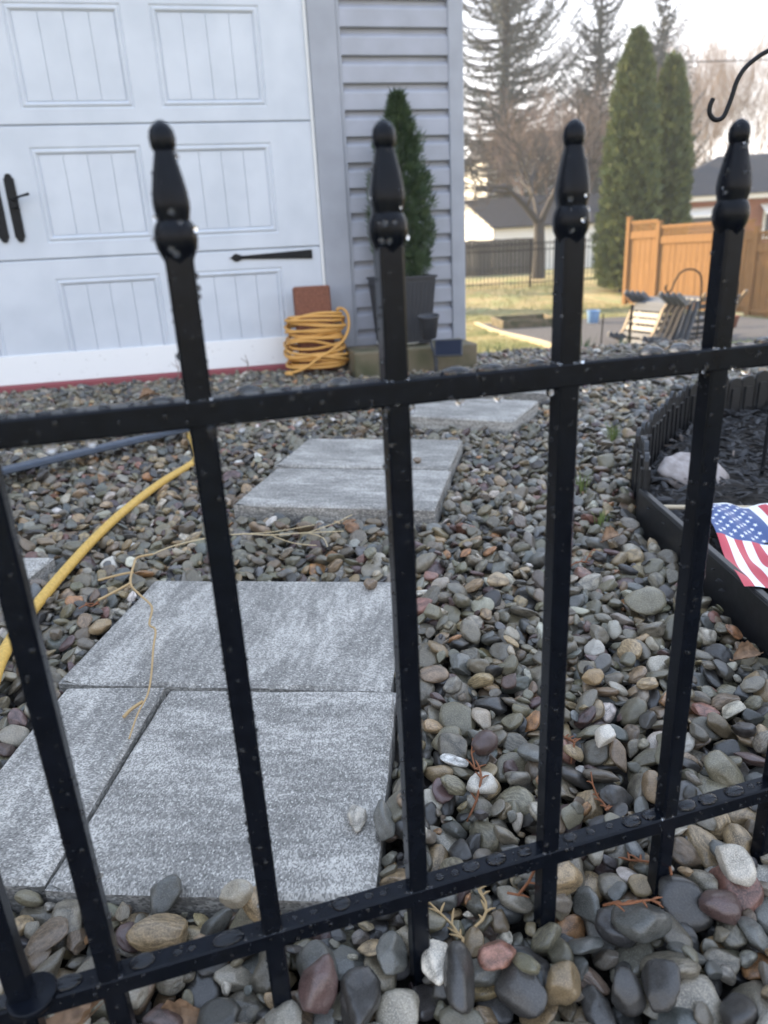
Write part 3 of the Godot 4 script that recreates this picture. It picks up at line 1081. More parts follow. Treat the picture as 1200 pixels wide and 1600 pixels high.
	for i in all.size():
		var s: Array = all[i]
		var up := Vector3(0, 1, 0)
		var e1 := Vector3(cos(s[6]), s[7], -sin(s[6])).normalized()
		var e3 := Vector3(sin(s[6]), s[8], cos(s[6]))
		up = e3.cross(e1).normalized()
		e3 = e1.cross(up).normalized()
		var xf := Transform3D(Basis(e1 * s[3], up * s[5], e3 * s[4]), Vector3(s[0], s[1], s[2]))
		var rk: Array = ROCKS[s[9]]
		var v := rf(0.72, 1.28)
		var tint := Color(rk[1] * v * rf(0.96, 1.12), rk[2] * v, rk[3] * v * rf(0.84, 1.02))
		if not alone.has(i):
			var key: int = s[11] * 10 + s[10]
			if not groups.has(key): groups[key] = []
			groups[key].append([xf, tint])
			continue
		var shade := int(clampf((v - 0.72) / 0.19, 0, 2))
		var mk := "%d %d %d" % [s[9], s[10], shade]
		if not solid.has(mk):
			var m: StandardMaterial3D = M["stone_%d" % s[10]].duplicate()
			var w: float = [0.80, 1.0, 1.2][shade]
			m.resource_name = "stone " + rk[0]
			m.albedo_color = lin(rk[1] * w * 1.04, rk[2] * w, rk[3] * w * 0.93)
			m.vertex_color_use_as_albedo = false
			solid[mk] = m
		var o := obj("river_stone", shapes[s[11]], solid[mk])
		o.transform = xf
		var label: String = s[12]
		if label == "":
			var look := "long" if s[4] < s[3] * 0.66 else ("rounded" if s[5] > s[3] * 0.52 else "flat")
			var size := "large " if s[3] > 0.020 else ("small " if s[3] < 0.0125 else "")
			label = "%s%s %s stone %s" % [size, look, rk[0], stone_place(s[0], s[2])]
		tag(o, label, "stone", "river stones of the gravel bed")
		if not alike.has(label): alike[label] = []
		alike[label].append(o)
	for label in alike:      # stones of one look and place are told apart by how near they lie
		var same: Array = alike[label]
		same.sort_custom(func(p, q): return p.position.z > q.position.z)
		var rank_words: Array = [[], [], ["nearer of two", "farther of two"], ["nearest of three", "second of three", "farthest of three"], ["nearest of four", "second of four", "third of four", "farthest of four"], ["nearest of five", "second of five", "third of five", "fourth of five", "farthest of five"], ["nearest of six", "second of six", "third of six", "fourth of six", "fifth of six", "farthest of six"]][mini(same.size(), 6)]
		if same.size() > 1 and same.size() < 7:
			for k in same.size(): same[k].set_meta("label", "%s, %s" % [label, rank_words[k]])
	var gravel := Node3D.new()
	gravel.name = "river_gravel"
	add_child(gravel)
	tag(gravel, "bed of small grey and brown river stones around the pavers", "gravel", "", "stuff")
	for key in groups:
		var mm := MultiMesh.new()
		mm.transform_format = MultiMesh.TRANSFORM_3D
		mm.use_colors = true
		mm.mesh = shapes[key / 10]
		mm.instance_count = groups[key].size()
		for k in groups[key].size():
			mm.set_instance_transform(k, groups[key][k][0])
			mm.set_instance_color(k, groups[key][k][1])
		var mi := MultiMeshInstance3D.new()
		mi.name = "stones"
		mi.multimesh = mm
		mi.material_override = M["stone_%d" % (key % 10)]
		mi.set_meta("kind", "stuff")
		gravel.add_child(mi, true)
	var mean := 0.0
	var cnt := 0
	for j in range(300, 700, 3):
		for i in range(500, 580, 3):
			if closed[j * NX + i] == 0:
				mean += hmap[j * NX + i]; cnt += 1
	print("stones %d, mean top %.4f, groups %d" % [all.size(), mean / maxi(cnt, 1), groups.size()])
func stone_place(x: float, z: float) -> String:
	# which side of the fence line, and between which pickets the eye meets it
	var fz := -0.348 - (x + 0.088) * 0.278
	var front := z > fz
	var t := (x / maxf(-z, 0.1))
	if front:
		var k := int(floor((x + 0.188) / 0.0985))
		var names := ["by the first picket's foot", "before the fence between first and second pickets", "before the fence between second and middle pickets", "before the fence between middle and fourth pickets", "before the fence between fourth and fifth pickets", "in front beyond the fifth picket"]
		return names[clampi(k + 1, 0, 5)]
	if on_paver(x, z, 0.05): return "close against a paver" if z < -0.5 else "along the near paver's front edge"
	var cols := [-0.5, -0.26, 0.03, 0.27, 0.50]
	var nm := ["behind first picket", "behind second picket", "behind middle picket", "right of middle picket", "between fourth and fifth pickets", "right of fifth picket"]
	var c := 0
	for q in cols:
		if t > q: c += 1
	var far := "close behind fence" if z > fz - 0.14 else ("second row back" if z > fz - 0.3 else "farther back")
	return "%s, %s" % [far, nm[c]]

# ---------------------------------------------------------------- garden fence
const FP := Vector3(-0.088, 0, -0.348)
const FT := 0.2711
const PITCH := 0.1008
const RAIL_T := 0.4180
const RAIL_B := 0.0690
const RAIL := 0.0138
func make_garden_fence() -> void:
	var f := thing("garden_fence", "low black metal garden fence with bud finials, wet with rain", "fence", FP, FT)
	var pb := MB.new()
	pb.box(Vector3(0, 0.225, 0), Vector3(0.0128, 0.518, 0.0128), 0.0013)
	var pm := pb.mesh()
	var prof := [Vector2(0.0064, 0.4790), Vector2(0.0067, 0.4812), Vector2(0.0078, 0.4836), Vector2(0.0092, 0.4868), Vector2(0.0099, 0.4905), Vector2(0.0096, 0.4942), Vector2(0.0086, 0.4970), Vector2(0.0077, 0.4983), Vector2(0.0079, 0.5000), Vector2(0.0086, 0.5030), Vector2(0.0088, 0.5060), Vector2(0.0083, 0.5105), Vector2(0.0070, 0.5170), Vector2(0.0056, 0.5225), Vector2(0.0048, 0.5258), Vector2(0.0046, 0.5268), Vector2(0.0054, 0.5285), Vector2(0.0058, 0.5315), Vector2(0.0053, 0.5348), Vector2(0.0036, 0.5372), Vector2(0.0012, 0.5388), Vector2(0.0, 0.5391)]
	var fb := MB.new()
	fb.lathe(prof.slice(0, 8), Vector3.ZERO, 20, 0.12)
	fb.lathe(prof.slice(7, 16), Vector3.ZERO, 20, 0.55)
	fb.lathe(prof.slice(15, 22), Vector3.ZERO, 20, 0.0)
	var fm := fb.mesh()
	for k in [-6.5, -5.5, -4.5, -3.5, -2.5, -1.5, -1.0, 0.0, 1.0, 2.0, 3.0, 4.0, 5.0, 6.0, 7.0, 8.0, 9.0]:
		var p := obj("picket", pm, M.black_paint, f)
		p.position.x = k * PITCH
		var q := obj("finial", fm, M.black_paint, p)
		q.rotation.y = 0.06 * sin(k * 2.3)
	for y in [RAIL_T, RAIL_B]:
		var b := MB.new()
		# the rails run between pickets, a hair deeper and proud of them
		b.box(Vector3(0.126, y - RAIL / 2, 0), Vector3(1.66, RAIL, RAIL), 0.0012)
		obj("rail", b, M.black_paint, f)
	var rb := MB.new()
	rb.lathe([Vector2(0.0, -0.002), Vector2(0.0135, -0.002), Vector2(0.0145, 0.0), Vector2(0.0145, 0.0025), Vector2(0.0135, 0.0035), Vector2(0.0, 0.0035)], Vector3(-1.5 * PITCH + 0.006, RAIL_B, 0.002), 20)
	obj("joining_plate", rb, M.black_paint, f)

# ---------------------------------------------------------------- rain
func dome(sides := 14, rings := 5) -> ArrayMesh:
	var b := MB.new()
	var prof := [Vector2(0.0001, 0.0), Vector2(0.9, 0.0)]
	for i in rings + 1:
		var t := PI / 2 * i / rings
		prof.append(Vector2(cos(t) * (1.0 if i > 0 else 1.0), 0.06 + 0.94 * sin(t)))
	b.lathe(prof, Vector3.ZERO, sides)
	return b.mesh()
func make_water() -> void:
	var dm := dome(18, 6)
	var bas := Basis(Vector3.UP, FT)
	var r := RandomNumberGenerator.new()
	r.seed = 55
	for y in [RAIL_T, RAIL_B]:
		var s := -0.215
		var seen := {}
		while s < 0.47:
			var big := r.randf() < 0.5
			var lx := r.randf_range(0.0055, 0.0110) if big else r.randf_range(0.0018, 0.0036)
			s += lx
			var near := absf(fposmod(s + PITCH / 2, PITCH) - PITCH / 2)
			if near > 0.0075 + lx:
				var o := obj("water_drop", dm, M.water)
				var wz := minf(lx * r.randf_range(0.65, 0.95), 0.0056)
				o.transform = Transform3D(bas * Basis.from_scale(Vector3(lx, r.randf_range(0.50, 0.68) * minf(lx, wz * 1.3), wz)), FP + bas * Vector3(s, y - 0.00035, r.randf_range(-0.0012, 0.0012)))
				var span := clampi(int(floor(s / PITCH)) + 2, 0, 6)
				var nth: int = seen.get(span, 0)
				seen[span] = nth + 1
				tag(o, "%srain drop, %s from left on the %s rail %s" % ["small " if lx < 0.004 else "large ", ["first", "second", "third", "fourth", "fifth", "sixth", "seventh", "eighth", "ninth", "tenth"][mini(nth, 9)], "top" if y == RAIL_T else "bottom", ["left of first picket", "between first and second pickets", "between second and middle pickets", "between middle and fourth pickets", "between fourth and fifth pickets", "right of fifth picket", "at the fence's right end"][span]], "water drop", "rain drops on the rails")
			s += lx + r.randf_range(0.002, 0.010)
	# fine beads all over the paint, and drops hanging from the edges
	var beads := []
	for k in range(-1, 6):
		for i in 150:
			var face := r.randi() % 3
			var y := r.randf_range(0.02, 0.478)
			if absf(y - RAIL_T + RAIL / 2) < 0.009 or absf(y - RAIL_B + RAIL / 2) < 0.009: continue
			var rad := 0.00055 + 0.0013 * pow(r.randf(), 2.2)
			var nn: Vector3 = [Vector3(0, 0, 1), Vector3(1, 0, 0), Vector3(-1, 0, 0)][face]
			var side: Vector3 = [Vector3(1, 0, 0), Vector3(0, 0, 1), Vector3(0, 0, 1)][face]
			beads.append([Vector3(k * PITCH, y, 0) + nn * 0.00633 + side * r.randf_range(-0.0048, 0.0048), nn, rad])
		for i in 26:
			var t := r.randf() * TAU
			var y2 := r.randf_range(0.484, 0.536)
			var rr := 0.0098 if y2 < 0.496 else lerpf(0.0088, 0.0044, clampf((y2 - 0.504) / 0.022, 0, 1))
			beads.append([Vector3(k * PITCH + rr * cos(t), y2, rr * sin(t)), Vector3(cos(t), 0.1, sin(t)).normalized(), r.randf_range(0.0006, 0.0016)])
	for k in range(-1, 6):      # water caught where pickets meet the rails
		for y in [RAIL_T, RAIL_B]:
			for i in 7:
				beads.append([Vector3(k * PITCH + r.randf_range(-0.009, 0.009), y - 0.0001, 0.0062 + r.randf_range(-0.0008, 0.0006)), Vector3(0, 0.8, 0.6), r.randf_range(0.0006, 0.0012)])
	for y in [RAIL_T, RAIL_B]:
		for i in 150:
			var s := r.randf_range(-0.22, 0.6)
			beads.append([Vector3(s, y - r.randf_range(0.0015, RAIL - 0.001), RAIL / 2 - 0.00008), Vector3(0, 0, 1), 0.0006 + 0.0012 * pow(r.randf(), 2.0)])
		for i in 70:
			beads.append([Vector3(r.randf_range(-0.22, 0.6), y - 0.00008, r.randf_range(-0.005, 0.005)), Vector3.UP, 0.0006 + 0.0010 * pow(r.randf(), 2.0)])
	var mm := MultiMesh.new()
	mm.transform_format = MultiMesh.TRANSFORM_3D
	mm.mesh = dome(8, 3)
	mm.instance_count = beads.size()
	for i in beads.size():
		var nn: Vector3 = bas * beads[i][1]
		var e := nn.cross(Vector3.UP if absf(nn.y) < 0.9 else Vector3.RIGHT).normalized()
		var rad: float = beads[i][2]
		mm.set_instance_transform(i, Transform3D(Basis(e * rad, nn * rad * 1.0, e.cross(nn) * rad), FP + bas * beads[i][0]))
	var mi := MultiMeshInstance3D.new()
	mi.name = "rain_beads"
	mi.multimesh = mm
	mi.material_override = M.water
	add_child(mi)
	tag(mi, "fine beads of rain all over the black fence", "rain beads", "", "stuff")
	var hb := MB.new()
	var pr := []
	for i in 9:
		var t := PI * i / 8.0
		pr.append(Vector2(sin(t), -cos(t) * (1.0 if i < 5 else 1.25)))
	hb.lathe(pr, Vector3.ZERO, 12)
	var hm := hb.mesh()
	var hang := 0
	for s in [-0.07, -0.052, 0.004, 0.018, 0.047, 0.0945, 0.1075, 0.137, 0.160, 0.190, 0.2125, 0.240, 0.297, 0.3085, 0.322, 0.345]:
		var rad := r.randf_range(0.0022, 0.0032)
		var o := obj("water_drop", hm, M.water)
		o.transform = Transform3D(Basis.from_scale(Vector3(rad, rad * 1.15, rad)), FP + bas * Vector3(s, RAIL_T - RAIL - rad * 0.8, r.randf_range(0.001, 0.006)))
		hang += 1
		tag(o, "rain drop hanging under the top rail, %s from left" % ["first", "second", "third", "fourth", "fifth", "sixth", "seventh", "eighth", "ninth", "tenth", "eleventh", "twelfth", "thirteenth", "fourteenth", "fifteenth", "sixteenth"][hang - 1], "water drop", "rain drops under the top rail")

# ---------------------------------------------------------------- by the garage wall
func wrap_box(hx: float, hz: float, t: float, rr: float) -> Vector2:
	# a rounded rectangle at parameter t
	var c := cos(t)
	var s := sin(t)
	var k := pow(pow(absf(c), 4.0) + pow(absf(s), 4.0), -0.25)
	return Vector2(c * k * (hx + rr), s * k * (hz + rr))
func make_doorstep_things() -> void:
	# red block with the cord wound round it
	var at := Vector3(-0.262, 0.0, -3.235)
	var lean := Basis(Vector3.UP, GT) * Basis(Vector3.RIGHT, -0.10)
	var b := MB.new()
	b.box(Vector3(0, 0.180, 0), Vector3(0.160, 0.365, 0.062), 0.006)
	var o := obj("brick_block", b, M.brick_red)
	o.transform = Transform3D(lean, at)
	tag(o, "red brick paver standing upright inside the coiled yellow cord", "brick")
	var pts := []
	var turns := 23
	var r := RandomNumberGenerator.new()
	r.seed = 12
	var steps := turns * 26
	var wob := noise(5, 0.55, 2)
	for i in steps + 1:
		var t := TAU * i / 26.0
		var f := float(i) / steps
		var y := 0.018 + 0.195 * (0.5 - 0.5 * cos(f * PI * 3.0)) + 0.012 * sin(t + floor(t / TAU) * 1.7)
		var out := 0.012 + 0.045 * (0.5 + 0.5 * wob.get_noise_1d(i * 0.07)) + 0.012 * (1.0 - y / 0.25)
		var q := wrap_box(0.082, 0.036, t, out)
		pts.append(Vector3(q.x, y + 0.060 * sin(t * 1.0 + 0.6 * wob.get_noise_1d(i * 0.05)) * wob.get_noise_1d(t * 0.16 + 9.0), q.y))
	# the free loop at the right and the tail across the front down to the stones
	var last: Vector3 = pts[pts.size() - 1]
	for q in [Vector3(0.10, 0.248, 0.03), Vector3(0.125, 0.250, 0.02), Vector3(0.145, 0.225, 0.03), Vector3(0.143, 0.175, 0.05), Vector3(0.115, 0.125, 0.075), Vector3(0.06, 0.085, 0.085), Vector3(-0.01, 0.052, 0.095), Vector3(-0.06, 0.025, 0.115), Vector3(-0.115, 0.012, 0.15), Vector3(-0.150, 0.013, 0.155), Vector3(-0.158, 0.0125, 0.185), Vector3(-0.135, 0.0118, 0.205)]: pts.append(q)
	var cb := MB.new()
	cb.tube(smooth(pts.slice(pts.size() - 13), 4), 0.0062, 8)
	cb.tube(pts.slice(0, pts.size() - 12), 0.0062, 7)
	var c := obj("coiled_cord", cb, M.cord_yellow)
	c.transform = Transform3D(Basis(Vector3.UP, GT), at + Vector3(0, 0.012, 0.005))
	tag(c, "orange yellow cord wound in many loops around a red brick", "cord")
	# treated timber along the wall
	var tb := MB.new()
	tb.box(Vector3(0, 0.0, 0), Vector3(0.55, 0.125, 0.24), 0.006)
	var tm := obj("landscape_timber", tb, M.timber_green)
	tm.position = Vector3(0.155, 0.028, -3.235)
	tm.rotation.y = GT
	tag(tm, "mossy green treated timber on the stones under the planter", "timber")
	# planter: tapered square pot, saucer, conifer
	var pc := Vector3(0.128, 0.0945, -3.285)
	var sc := MB.new()
	sc.lathe([Vector2(0.0, 0.0), Vector2(0.115, 0.0), Vector2(0.128, 0.012), Vector2(0.124, 0.012), Vector2(0.11, 0.004), Vector2(0.0, 0.004)], Vector3.ZERO, 28)
	var so := obj("saucer", sc, M.strip_white)
	so.position = pc
	so.scale = Vector3(1, 1, 0.86)
	so.rotation.y = GT
	tag(so, "white saucer under the tall black planter", "saucer")
	var pt := thing("planter", "tall black square tapered planter on the timber", "planter", pc + Vector3(0, 0.0045, 0), GT)
	var wall := MB.new()
	var prof2 := [[0.0, 0.100], [0.262, 0.122], [0.275, 0.1225], [0.275, 0.129], [0.285, 0.129], [0.285, 0.119], [0.24, 0.116], [0.24, 0.0]]
	for i in prof2.size() - 1:
		for k in 4:
			var B := Basis(Vector3.UP, PI / 2 * k)
			var y0: float = prof2[i][0]
			var y1: float = prof2[i + 1][0]
			var a: float = prof2[i][1]
			var d: float = prof2[i + 1][1]
			var inn := Vector3(0, 0.14, 0) if i < 4 else B * Vector3(0, (y0 + y1) / 2 - (0.3 if i != 5 else 0.0), 0.3)
			if i == 4: inn = B * Vector3(0, 0, 0.13)
			wall.face([B * Vector3(-a, y0, a), B * Vector3(a, y0, a), B * Vector3(d, y1, d), B * Vector3(-d, y1, d)], inn)
	obj("pot", wall, M.pot_black, pt)
	for k in 4:
		for i in 13:
			var rb := MB.new()
			var B := Basis(Vector3.UP, PI / 2 * k)
			var x := (i - 6) / 6.0
			rb.tube([B * Vector3(x * 0.093, 0.008, 0.1009), B * Vector3(x * 0.113, 0.255, 0.1216)], 0.0018, 4, false)
			obj("rib", rb, M.pot_black, pt)
	var mul := MB.new()
	for i in 60:
		var q := Vector3(rf(-0.095, 0.095), 0.243 + rf(0, 0.014), rf(-0.095, 0.095))
		mul.box(q, Vector3(rf(0.01, 0.025), 0.008, rf(0.01, 0.02)), 0.002, Basis(Vector3.UP, R.randf() * TAU))
	var mo := obj("pot_pebbles", mul, M.rock_pale)
	mo.transform = Transform3D(Basis(Vector3.UP, GT), pc + Vector3(0, 0.0045, 0))
	tag(mo, "pale chips on top of the planter's soil", "chips", "", "stuff")
	# a young upright conifer
	var cn := thing("potted_conifer", "narrow dark green conifer growing in the black planter", "conifer", pc + Vector3(0.012, 0.235, 0), 0.0)
	var stem := MB.new()
	stem.tube([Vector3(0, 0, 0), Vector3(0.004, 0.35, 0), Vector3(0.0, 0.755, 0.004)], [0.011, 0.006, 0.0015], 7)
	obj("stem", stem, M.bark, cn)
	var fl := MB.new()
	fl.colored = true
	for i in 3300:
		var h := pow(R.randf(), 0.85)
		var rad := 0.102 * (0.50 + 0.72 * sin(PI * pow(h, 0.8) * 0.86 + 0.35)) * (1.0 if h < 0.75 else (1.02 - h) / 0.27) * rf(0.55, 1.32)
		var t := R.randf() * TAU
		if h > 0.6 and sin(t * 2.0 + h * 7.0) < -0.4: rad *= 0.65
		var p := Vector3(cos(t) * rad * 0.80, 0.03 + h * 0.71, sin(t) * rad * 0.80)
		var dir := (Vector3(cos(t), 1.15 + rf(-0.3, 0.6), sin(t)) + Vector3(rf(-0.4, 0.4), 0, rf(-0.4, 0.4))).normalized()
		spray(fl, p, dir, rf(0.028, 0.062), 0.0046, Color(0.035, 0.062, 0.030).lerp(Color(0.075, 0.115, 0.045), R.randf() * R.randf()), 5)
	obj("crown", fl, M.leaf_spray, cn)
	# solar spotlight on a stake
	var sp := thing("solar_spotlight", "small black solar spotlight on a stake before the planter", "spotlight", Vector3(0.262, 0.0, -3.02), GT)
	var stk := MB.new()
	stk.tube([Vector3(-0.012, -0.03, 0), Vector3(-0.010, 0.045, 0), Vector3(-0.012, 0.075, -0.01)], [0.006, 0.010, 0.009], 8)
	obj("stake", stk, M.pot_black, sp)
	var hd := MB.new()
	hd.lathe([Vector2(0.0, 0.0), Vector2(0.030, 0.0), Vector2(0.042, 0.085), Vector2(0.046, 0.086), Vector2(0.046, 0.094), Vector2(0.040, 0.094), Vector2(0.036, 0.07), Vector2(0.0, 0.07)], Vector3.ZERO, 20, 0.0, Basis(Vector3.BACK, 0.05) * Basis(Vector3.RIGHT, 0.12))
	var h2 := obj("lamp_head", hd, M.pot_black, sp)
	h2.position = Vector3(-0.020, 0.135, -0.06)
	var pn := MB.new()
	pn.box(Vector3.ZERO, Vector3(0.118, 0.010, 0.088), 0.003)
	var p2 := obj("solar_panel", pn, M.pot_black, sp)
	p2.transform = Transform3D(Basis(Vector3.UP, -0.35) * Basis(Vector3.RIGHT, 0.75), Vector3(0.045, 0.094, 0.0))
	var cell := MB.new()
	cell.box(Vector3(0, 0.0055, 0), Vector3(0.104, 0.0025, 0.074), 0.0005)
	obj("cell", cell, M.solar_blue, p2)
	var br := MB.new()
	br.tube([Vector3(-0.012, 0.072, -0.01), Vector3(-0.018, 0.10, -0.03), Vector3(-0.02, 0.14, -0.055)], 0.006, 8)
	br.tube([Vector3(-0.012, 0.072, -0.005), Vector3(0.02, 0.085, -0.004), Vector3(0.043, 0.088, -0.003)], 0.006, 8)
	obj("bracket", br, M.pot_black, sp)
	# yellow hose and blue-grey plank on the stones
	var hp := []
	for q in [[-0.62, 0.10], [-0.50, -0.20], [-0.43, -0.42], [-0.462, -0.66], [-0.497, -0.794], [-0.528, -0.936], [-0.538, -1.097], [-0.541, -1.25], [-0.527, -1.385], [-0.505, -1.558], [-0.481, -1.700], [-0.474, -1.755], [-0.484, -1.82], [-0.515, -1.915], [-0.56, -2.05], [-0.60, -2.2], [-0.58, -2.4], [-0.50, -2.6]]:
		hp.append(Vector3(q[0], hat(q[0], q[1]) + 0.012, q[1]))
	for i in range(1, hp.size() - 1): hp[i].y = clampf(hp[i].y, 0.008, 0.026)
	var hb := MB.new()
	hb.tube(smooth(hp, 6), 0.0085, 12)
	tag(obj("garden_hose", hb, M.hose_yellow), "thick yellow hose lying across the stones at left", "hose")
	var kb := MB.new()
	kb.box(Vector3.ZERO, Vector3(0.66, 0.014, 0.072), 0.003)
	var ko := obj("plank", kb, M.plank_blue)
	ko.transform = Transform3D(Basis(Vector3.UP, 0.80) * Basis(Vector3.RIGHT, -0.12), Vector3(-0.80, 0.026, -1.82))
	tag(ko, "dark blue grey plank lying on the stones beside the yellow hose", "plank")
func smooth(p: Array, sub: int) -> Array:
	var out := []
	for i in p.size() - 1:
		var a: Vector3 = p[maxi(i - 1, 0)]
		var d: Vector3 = p[mini(i + 2, p.size() - 1)]
		for k in sub:
			out.append(p[i].cubic_interpolate(p[i + 1], a, d, float(k) / sub))
	out.append(p[p.size() - 1])
	return out
# a fan of scale-leaf blades, each two thin triangles
func spray(b: MB, p: Vector3, dir: Vector3, len: float, w: float, c: Color, blades := 5) -> void:
	var side := dir.cross(Vector3(rf(-1, 1), rf(-1, 1), rf(-1, 1))).normalized()
	b.col = c * rf(0.8, 1.2)
	var up := side.cross(dir)
	for k in blades:
		var a := (k - (blades - 1) * 0.5) * 0.42
		var d := (dir * cos(a) + side * sin(a) + up * rf(-0.25, 0.25)).normalized()
		var l := len * (1.0 - 0.16 * absf(k - (blades - 1) * 0.5)) * rf(0.8, 1.1)
		var o := (side * cos(a) - dir * sin(a)).normalized() * w * 0.5
		var nn := d.cross(o).normalized()
		b.tri(p - o * 0.3, p + d * l * 0.55 + o, p + d * l, nn, nn, nn)
		b.tri(p - o * 0.3, p + d * l * 0.55 - o, p + d * l, nn, nn, nn)

# ---------------------------------------------------------------- mulch bed
const EDGE_PATH := [Vector2(0.478, -1.225), Vector2(0.515, -1.34), Vector2(0.532, -1.415), Vector2(0.60, -1.53), Vector2(0.678, -1.66), Vector2(0.80, -1.83), Vector2(0.93, -1.93), Vector2(1.13, -1.985), Vector2(1.62, -2.03)]
func make_bed() -> void:
	var soil := MB.new()
	soil.face([Vector3(0.47, 0.008, 0.2), Vector3(1.7, 0.008, 0.2), Vector3(1.7, 0.008, -2.0), Vector3(1.13, 0.008, -1.96), Vector3(0.93, 0.008, -1.91), Vector3(0.80, 0.008, -1.80), Vector3(0.62, 0.008, -1.53), Vector3(0.47, 0.008, -1.21)], Vector3(1, -9, -1))
	tag(obj("soil", soil, M.soil), "dark soil of the planting bed under the mulch", "soil", "", "structure")
	# chips of shredded black mulch
	var chip := MB.new()
	var pr := [Vector3(-1, 0, -0.1), Vector3(-0.4, 0.25, -0.9), Vector3(0.5, 0.15, -0.7), Vector3(1, 0, 0.1), Vector3(0.5, 0.3, 0.8), Vector3(-0.5, 0.1, 0.7)]
	for i in 6:
		chip.face([Vector3(0, 0.55, 0), pr[i], pr[(i + 1) % 6]], Vector3(0, -0.2, 0))
		chip.face([Vector3(0, -0.35, 0), pr[i], pr[(i + 1) % 6]], Vector3(0, 0.2, 0))
	var tf := []
	for i in 9000:
		var x := rf(0.475, 1.65)
		var z := rf(-2.0, -0.15)
		if z < -1.21:
			var lim := 9.0
			for k in EDGE_PATH.size() - 1:
				var a: Vector2 = EDGE_PATH[k]
				var d: Vector2 = EDGE_PATH[k + 1]
				if z <= a.y and z > d.y: lim = lerpf(a.x, d.x, (z - a.y) / (d.y - a.y)) + 0.02
			if x < lim: continue
		var l := rf(0.007, 0.024)
		tf.append([Transform3D(Basis(Vector3.UP, R.randf() * TAU) * Basis(Vector3.BACK, rf(-0.45, 0.45)) * Basis(Vector3.RIGHT, rf(-0.6, 0.6)) * Basis.from_scale(Vector3(l, rf(0.002, 0.005), l * rf(0.14, 0.36))), Vector3(x, 0.012 + rf(0.0, 0.018), z)), rf(0.6, 1.7)])
	var mm := MultiMesh.new()
	mm.transform_format = MultiMesh.TRANSFORM_3D
	mm.use_colors = true
	mm.mesh = chip.mesh()
	mm.instance_count = tf.size()
	for i in tf.size():
		mm.set_instance_transform(i, tf[i][0])
		var k: float = tf[i][1]
		mm.set_instance_color(i, Color(0.017 * k, 0.0165 * k, 0.018 * k) if i % 60 else Color(0.13, 0.10, 0.08))
	var mi := MultiMeshInstance3D.new()
	mi.name = "mulch"
	mi.multimesh = mm
	mi.material_override = M.mulch
	add_child(mi)
	tag(mi, "shredded black mulch in the edged planting bed", "mulch", "", "stuff")
	# smooth edging board along the stones
	var bd := thing("edging_board", "smooth black plastic edging board between stones and mulch", "edging", Vector3(0.4725, 0, -0.82), 0.0)
	var bb := MB.new()
	bb.box(Vector3(0, 0.0, 0.0), Vector3(0.006, 0.094, 0.83), 0.0015)
	obj("board", bb, M.edging_black, bd)
	var lp := MB.new()
	lp.box(Vector3(0.0035, 0.0485, 0.0), Vector3(0.0125, 0.005, 0.83), 0.002)
	obj("lip", lp, M.edging_black, bd)
	# picket edging: round-topped slats along the back of the bed
	var slat := []
	slat.append_array([Vector2(-0.021, -0.05), Vector2(0.021, -0.05), Vector2(0.021, 0.086)])
	for i in range(1, 8): slat.append(Vector2(0.021 * cos(PI * i / 8.0), 0.092 + 0.021 * sin(PI * i / 8.0)))
	slat.append(Vector2(-0.021, 0.086))
	var sb := MB.new()
	sb.slab_outline(slat, -0.004, 0.004)
	var inner := []
	for p in slat: inner.append(Vector2(p.x * 0.52, minf(p.y, 0.083) if p.y > 0 else p.y))
	sb.slab_outline(inner, -0.0085, 0.0085)
	var sm := sb.mesh()
	var ed := thing("picket_edging", "black plastic edging of round topped slats round the mulch bed", "edging", Vector3.ZERO, 0.0)
	var run := 0.0
	var seg := 0
	var pos: Vector2 = EDGE_PATH[0]
	var left := 0.022
	while seg < EDGE_PATH.size() - 1:
		var a: Vector2 = EDGE_PATH[seg]
		var d: Vector2 = EDGE_PATH[seg + 1]
		var L := a.distance_to(d)
		while left < L:
			var q := a.lerp(d, left / L)
			var dir := (d - a).normalized()
			var o := obj("slat", sm, M.edging_black, ed)
			var yaw := atan2(-dir.y, dir.x)
			var tall := 1.0 + 0.05 * sin(run * 40.0) + rf(-0.03, 0.03)
			o.transform = Transform3D(Basis(Vector3.UP, yaw) * Basis(Vector3.BACK, rf(-0.06, 0.06)) * Basis.from_scale(Vector3(1, tall, 1)), Vector3(q.x, 0.006 + rf(-0.006, 0.006), q.y))
			left += 0.0445
			run += 0.0445
		left -= L
		seg += 1
	# pale rock half sunk in the mulch
	var ro := obj("flat_rock", stone_mesh(923, 90.0), M.rock_pale)
	ro.transform = Transform3D(Basis(Vector3.UP, 0.35) * Basis(Vector3.RIGHT, 0.55) * Basis.from_scale(Vector3(0.080, 0.024, 0.055)), Vector3(0.640, 0.030, -1.385))
	tag(ro, "pale pinkish flat rock half sunk in the black mulch", "rock")
	# small flag on a stick, lying down
	var fg := thing("stick_flag", "small American flag lying on the mulch against the edging board", "flag", Vector3(0.527, 0.046, -1.140), -0.17)
	var ck := MB.new()
	var nx := 26
	var nz := 36
	var C := func(i: int, j: int) -> Vector3:
		var x := float(i) / nx * 0.168
		var z := float(j) / nz * 0.325
		var y := 0.0055 * sin(x * 52.0 + z * 11.0) + 0.007 * sin(z * 23.0 + x * 12.0) + 0.002 * sin(x * 130.0 - z * 40.0) - 0.006 * smoothstep(0.0, 0.2, z) + 0.010 * smoothstep(0.12, 0.3, z)
		return Vector3(x - 0.004 * z / 0.3 + 0.008 * sin(z * 14.0), y, z)
